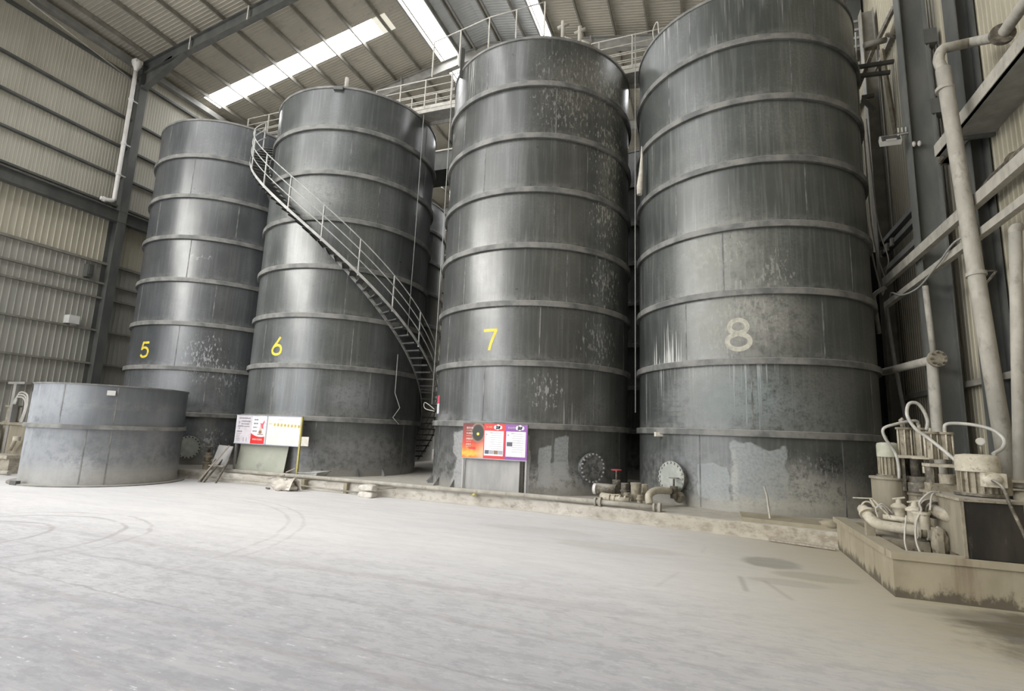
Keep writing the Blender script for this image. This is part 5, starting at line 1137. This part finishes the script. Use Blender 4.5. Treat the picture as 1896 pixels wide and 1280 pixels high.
# frame and lower body
MB().box(2.18, 8.60, .40, 2.66, 8.92, .50).box(2.18, 8.92, .40, 3.05, 9.5, .50).box(2.2, 8.7, .1, 2.3, 8.8, .4).box(2.9, 9.0, .1, 3.0, 9.1, .4).build('base_frame', M['machine'], pr)
MB().cyl((2.44, 9.25, .50), .22, .74, 24).cyl((2.44, 9.25, 1.24), .245, .03, 24).build('oil_drum', M['tank_box_pale'], pr)
motor(pr, 2.44, 9.2, 1.30, .46, .135, M['motor_green'])
MB().cyl((2.80, 9.22, .50), .21, .58, 24).cyl((2.80, 9.22, .86), .235, .05, 24).cyl((2.80, 9.22, 1.05), .235, .06, 24).build('pump_body', M['machine'], pr)
MB().cyl((2.77, 9.12, 1.10), .20, .12, 20).cyl((2.77, 9.12, 1.22), .15, .08, 20).build('pump_head', M['machine_dark'], pr)
for (dx, dy) in ((-.16, -.09), (.16, -.09), (-.16, .12), (.16, .12)): MB().bar((2.72 + dx, 9.12 + dy, 1.1), (2.72 + dx, 9.12 + dy, 1.55), .035, .035).build('stand_post', M['machine_dark'], pr)
MB().box(2.50, 8.98, 1.55, 2.98, 9.28, 1.59).box(2.9, 9.05, 1.56, 3.07, 9.15, 1.585).build('yoke_plate', M['machine_light'], pr)
MB().tube([(2.72, 9.12, 1.30), (2.72, 9.12, 1.55)], .05, 12).build('plunger', M['machine_dark'], pr)
MB().cyl((2.86, 9.0, 1.36), .085, .09, 16).build('gland_cup', M['machine_light'], pr)
twin_block(pr, 2.72, 9.12, 1.59, 1.95, .092, .072)
hose(pr, [(2.80, 9.12, 2.02), (2.79, 9.1, 2.07), (2.70, 9.05, 2.07), (2.50, 8.98, 2.02), (2.34, 8.95, 1.95), (2.35, 8.95, 1.82), (2.47, 9.0, 1.62), (2.5, 9.0, 1.42), (2.5, 9.02, 1.26)], .02)
MB().tube([(2.62, 9.12, 1.98), (2.60, 9.12, 2.08), (2.63, 9.12, 2.1)], .028, 8).build('rusty_nipple', M['wood'], pr)
for (x, y, z, k) in ((2.41, 8.80, .74, 1), (2.555, 8.70, .72, 1.1)):
    MB().lathe([(.001, 0), (.075 * k, 0), (.08 * k, .03), (.08 * k, .14), (.095 * k, .145), (.095 * k, .17), (.06 * k, .20), (.035 * k, .21), (.03 * k, .27), (.001, .28)], (x, y, z), 18).build('valve_pot', M['machine_light'], pr)
    MB().bar((x - .07 * k, y, z + .26), (x + .07 * k, y - .02, z + .29), .03, .02).build('clamp_bar', M['machine_light'], pr)
MB().box(2.40, 8.66, .50, 2.66, 8.86, .74).build('valve_chest', M['machine'], pr)
MB().tube(spline([(2.02, 8.95, .82), (2.03, 8.86, .80), (2.06, 8.74, .72), (2.14, 8.66, .66), (2.35, 8.6, .645), (2.62, 8.56, .63)], 5), .07, 16).build('suction_pipe', M['machine_light'], pr)
MB().tube([(2.2, 8.74, .76), (2.62, 8.66, .735)], .035, 12).build('bypass_pipe', M['machine_light'], pr)
for (x, y, z, a) in ((2.04, 8.82, .79, V((.1, -.6, -.5))), (2.62, 8.56, .63, V((1, -.1, 0))), (2.52, 8.575, .637, V((1, -.1, 0)))): MB().cyl((x, y, z), .105, .03, 18, a).build('flange', M['machine_light'], pr)
MB().box(2.0, 8.72, .50, 2.10, 8.84, .68).build('pipe_foot', M['machine'], pr)
MB().tube([(2.0 + .07 + .07 * math.cos(a), 8.9, .86 + .07 * math.sin(a)) for a in [PI * i / 10 for i in range(11)]], .014, 8).build('lifting_ring', M['machine_light'], pr)
MB().bar((1.90, 8.92, .97), (2.14, 8.88, .98), .05, .012).tube([(2.10, 8.88, .97), (2.16, 8.8, .82)], .014, 8).tube([(2.13, 8.88, .97), (2.28, 8.7, .76)], .014, 8).build('valve_lever', M['machine_light'], pr)
for k in range(2): MB().tube(spline([(2.28 + k * .05, 8.75, .80), (2.2, 8.7, .90 + .03 * k), (2.12, 8.72, .86), (2.14, 8.7, .74)], 5), .009, 6).build('signal_wire', M['rail'], pr)

pf = thing('plunger_pump', 'crusted twin cylinder pump on the dark oil box, at the right edge of the pit', 'pump', (2.95, 8.2, .1))
BX0, BX1, BY0, BY1 = 2.69, 3.26, 7.62, 8.80
bx_ = MB().mat(1).add([(BX0, BY0, .50), (BX0, BY1, .50), (BX0, BY1, 1.12), (BX0, BY0, 1.12)], [(0, 3, 2, 1)])
bx_.mat(0).add([(BX0, BY0, .50), (BX1, BY0, .50), (BX1, BY0, 1.12), (BX0, BY0, 1.12)], [(0, 1, 2, 3)])
bx_.add([(BX1, BY0, .50), (BX1, BY1, .50), (BX1, BY1, 1.12), (BX1, BY0, 1.12)], [(0, 1, 2, 3)]).add([(BX0, BY1, .50), (BX1, BY1, .50), (BX1, BY1, 1.12), (BX0, BY1, 1.12)], [(0, 3, 2, 1)]).add([(BX0, BY0, .50), (BX1, BY0, .50), (BX1, BY1, .50), (BX0, BY1, .50)], [(0, 3, 2, 1)])
bx_.build('oil_box', [M['tank_box'], M['tank_box_pale']], pf)
MB().box(BX0 - .03, BY0 - .03, 1.12, BX1 + .03, BY1 + .02, 1.15).build('box_lid', M['machine'], pf)
for x in (BX0, BX1): MB().box(x - .015, BY0 - .015, .5, x + .015, BY0 + .01, 1.12).build('corner_angle', M['machine'], pf)
MB().box(BX0 - .02, BY0 - .03, .46, BX1 + .05, BY0 + .02, .50).build('base_rail', M['machine_dark'], pf)
for (x, y) in ((2.75, 8.7), (3.2, 8.7), (3.2, 7.9)): MB().box(x - .04, y - .04, .1, x + .04, y + .04, .5).build('box_leg', M['machine_dark'], pf)
motor(pf, 3.07, 8.15, 1.19, .46, .205, M['machine_light'])
tb = MB().box(3.02, 7.84, 1.28, 3.22, 7.98, 1.44); tb.sphere((3.10, 7.88, 1.37), .095, 14, 8, (1.15, .8, .85)); tb.build('terminal_box', M['machine_light'], pf)
MB().cyl((3.30, 8.15, 1.18), .085, .22, 18).build('filter_pot', M['machine'], pf)
cxp, cyp = 2.90, 8.75
MB().box(2.74, 8.62, 1.46, 3.06, 8.90, 1.50).box(2.60, 8.70, 1.55, 2.86, 8.80, 1.575).build('yoke_plate', M['machine_light'], pf)
for (dx, dy) in ((-.13, -.1), (.13, -.1), (-.13, .1), (.13, .1)): MB().bar((cxp + dx, cyp + dy, 1.15), (cxp + dx, cyp + dy, 1.56), .03, .03).build('stand_post', M['machine_dark'], pf)
twin_block(pf, cxp, cyp, 1.56, 1.89, .082, .066)
MB().box(2.72, 8.6, 1.15, 3.02, 8.8, 1.25).cyl((2.93, 8.66, 1.25), .09, .12, 16).build('pump_head', M['machine'], pf)
MB().cyl((2.80, 8.74, 1.15), .07, .31, 16).build('pump_barrel', M['machine_dark'], pf)
MB().cyl((3.22, 8.95, 1.20), .11, .43, 18).build('rear_motor', M['motor_green'], pf)
hose(pf, [(2.78, 8.75, 1.94), (2.80, 8.75, 2.06), (2.76, 8.73, 2.20), (2.68, 8.70, 2.30), (2.58, 8.68, 2.28), (2.55, 8.66, 2.12), (2.62, 8.62, 1.95), (2.73, 8.58, 1.84), (2.85, 8.45, 1.68), (2.95, 8.3, 1.52)], .022)
hose(pf, [(2.98, 8.75, 1.94), (3.0, 8.75, 2.02), (3.1, 8.72, 2.04), (3.28, 8.65, 2.02), (3.42, 8.55, 1.96), (3.48, 8.45, 1.85), (3.42, 8.35, 1.74), (3.28, 8.25, 1.66)], .022)
gp = at_y(1815, 818, 8.6)
g = MB().cyl(gp, .05, .035, 18, V((-.2, -1, 0))).build('pressure_gauge', M['machine_light'], pf); MB().cyl(gp + V((-.008, -.038, 0)), .04, .004, 18, V((-.2, -1, 0))).build('gauge_glass', M['lamp_body'], g)
MB().tube([gp + V((0, 0, -.05)), gp + V((.01, .02, -.16))], .015, 8).build('gauge_stem', M['machine'], pf)
a = at_y(1722, 942, 8.35); b = at_y(1775, 965, 7.98)
MB().tube([a, b], .075, 16).build('outlet_pipe', M['machine'], pf); lumpy(b + V((.01, -.02, -.07)), .095, .085, .10, .25, 8, 18, 10, False).build('outlet_cap', M['machine'], pf)
for q, k in ((1716, 940), (1728, 944)): MB().cyl(at_y(q, k, 8.33), .11, .025, 18, (b - a).normalized()).build('flange', M['machine_dark'], pf)
cc = at_y(1714, 965, 8.28); MB().cyl(cc + V((-.04, 0, -.10)), .085, .2, 16).cyl(cc + V((-.04, 0, .08)), .10, .03, 16).build('valve_pot', M['machine_light'], pf)
lumpy(at_y(1740, 985, 8.1) + V((0, .02, -.12)), .09, .1, .17, .3, 15, 18, 10, False).build('crust_lump', M['machine'], pf)
MB().box(2.56, 8.0, .40, 2.62, 8.2, .74).build('support_plate', M['machine'], pf)
MB().tube(spline([at_y(1742, 913, 8.3), at_y(1722, 912, 8.25), at_y(1703, 930, 8.2), at_y(1706, 945, 8.2), at_y(1697, 965, 8.2), at_y(1696, 1000, 8.1), at_y(1707, 1032, 7.95)], 6), .012, 8).build('signal_hose', M['rail'], pf)
MB().tube(spline([at_y(1740, 911, 8.3), at_y(1726, 916, 8.25), at_y(1722, 945, 8.2)], 6), .011, 8).build('signal_hose', M['rail'], pf)
MB().tube(spline([at_y(1678, 955, 8.3), at_y(1675, 1000, 8.2), at_y(1682, 1030, 8.0)], 6), .010, 8).build('drain_hose', M['rail'], pf)
tag(MB().tube(spline([(3.06, 7.775, 1.36), (3.075, 7.60, 1.29), (3.10, 7.53, 1.10), (3.18, 7.50, .80), (3.20, 7.46, .60), (3.22, 7.36, .28), (3.35, 7.15, .025), (3.7, 7.1, .025)], 6), .018, 8).build('power_cable', M['machine_dark'], None, (3.2, 7.5, .02)), 'black power cable running from the motor box over the pit wall to the floor', 'cable')

# ------------------------------------------------------------------ pump at the far left edge
pl = thing('plunger_pump', 'dusty pump with looped hoses at the far left edge beside the short tank', 'pump', (-19.6, 9.9, 0))
MB().box(-21.2, 9.4, 0, -18.4, 11.2, .42).box(-21.3, 9.3, .42, -18.35, 11.25, .52).build('base_slab', M['plinth'], pl)
MB().tube(spline([(-20.4, 9.25, .60), (-19.3, 9.2, .30), (-19.3, 9.2, .12), (-19.05, 9.2, .05), (-18.0, 9.25, .07)], 6), .06, 12).build('floor_pipe', M['pipe'], pl)
MB().box(-19.6, 9.7, .52, -18.5, 10.7, 1.35).box(-19.7, 9.65, 1.35, -18.45, 10.75, 1.42).build('oil_box', M['tank_box_pale'], pl)
MB().bar((-19.35, 9.75, .5), (-19.35, 9.75, 2.55), .14, .14, ey).box(-19.75, 9.7, 2.55, -18.95, 9.85, 2.62).build('stand_post', M['steel_grey'], pl)
MB().cyl((-19.65, 9.9, 1.45), .14, .42, 18).cyl((-19.65, 9.9, 1.40), .19, .05, 18).cyl((-19.65, 9.9, 1.87), .19, .05, 18).build('cylinder', M['machine'], pl)
for k in range(3): MB().cyl((-19.55, 9.5, .62 + k * .22), .17 - .02 * k, .12, 16).cyl((-19.55, 9.5, .74 + k * .22), .10, .1, 14).build('valve_pot', M['machine_light'], pl)
for k in range(3): MB().tube(spline([(-19.3 + .05 * k, 9.7, 1.95), (-19.15 + .05 * k, 9.68, 2.15 + .07 * k), (-18.75 + .06 * k, 9.66, 2.12 + .05 * k), (-18.6 + .05 * k, 9.64, 1.85), (-18.75 + .05 * k, 9.66, 1.42)], 6), .025, 8).build('hose', M['hose'], pl)
MB().tube([(-18.75, 9.55, .65), (-18.5, 9.5, .95), (-18.4, 9.5, 1.0)], .05, 10).cyl((-18.45, 9.5, .92), .09, .12, 14).build('outlet_pipe', M['machine_light'], pl)
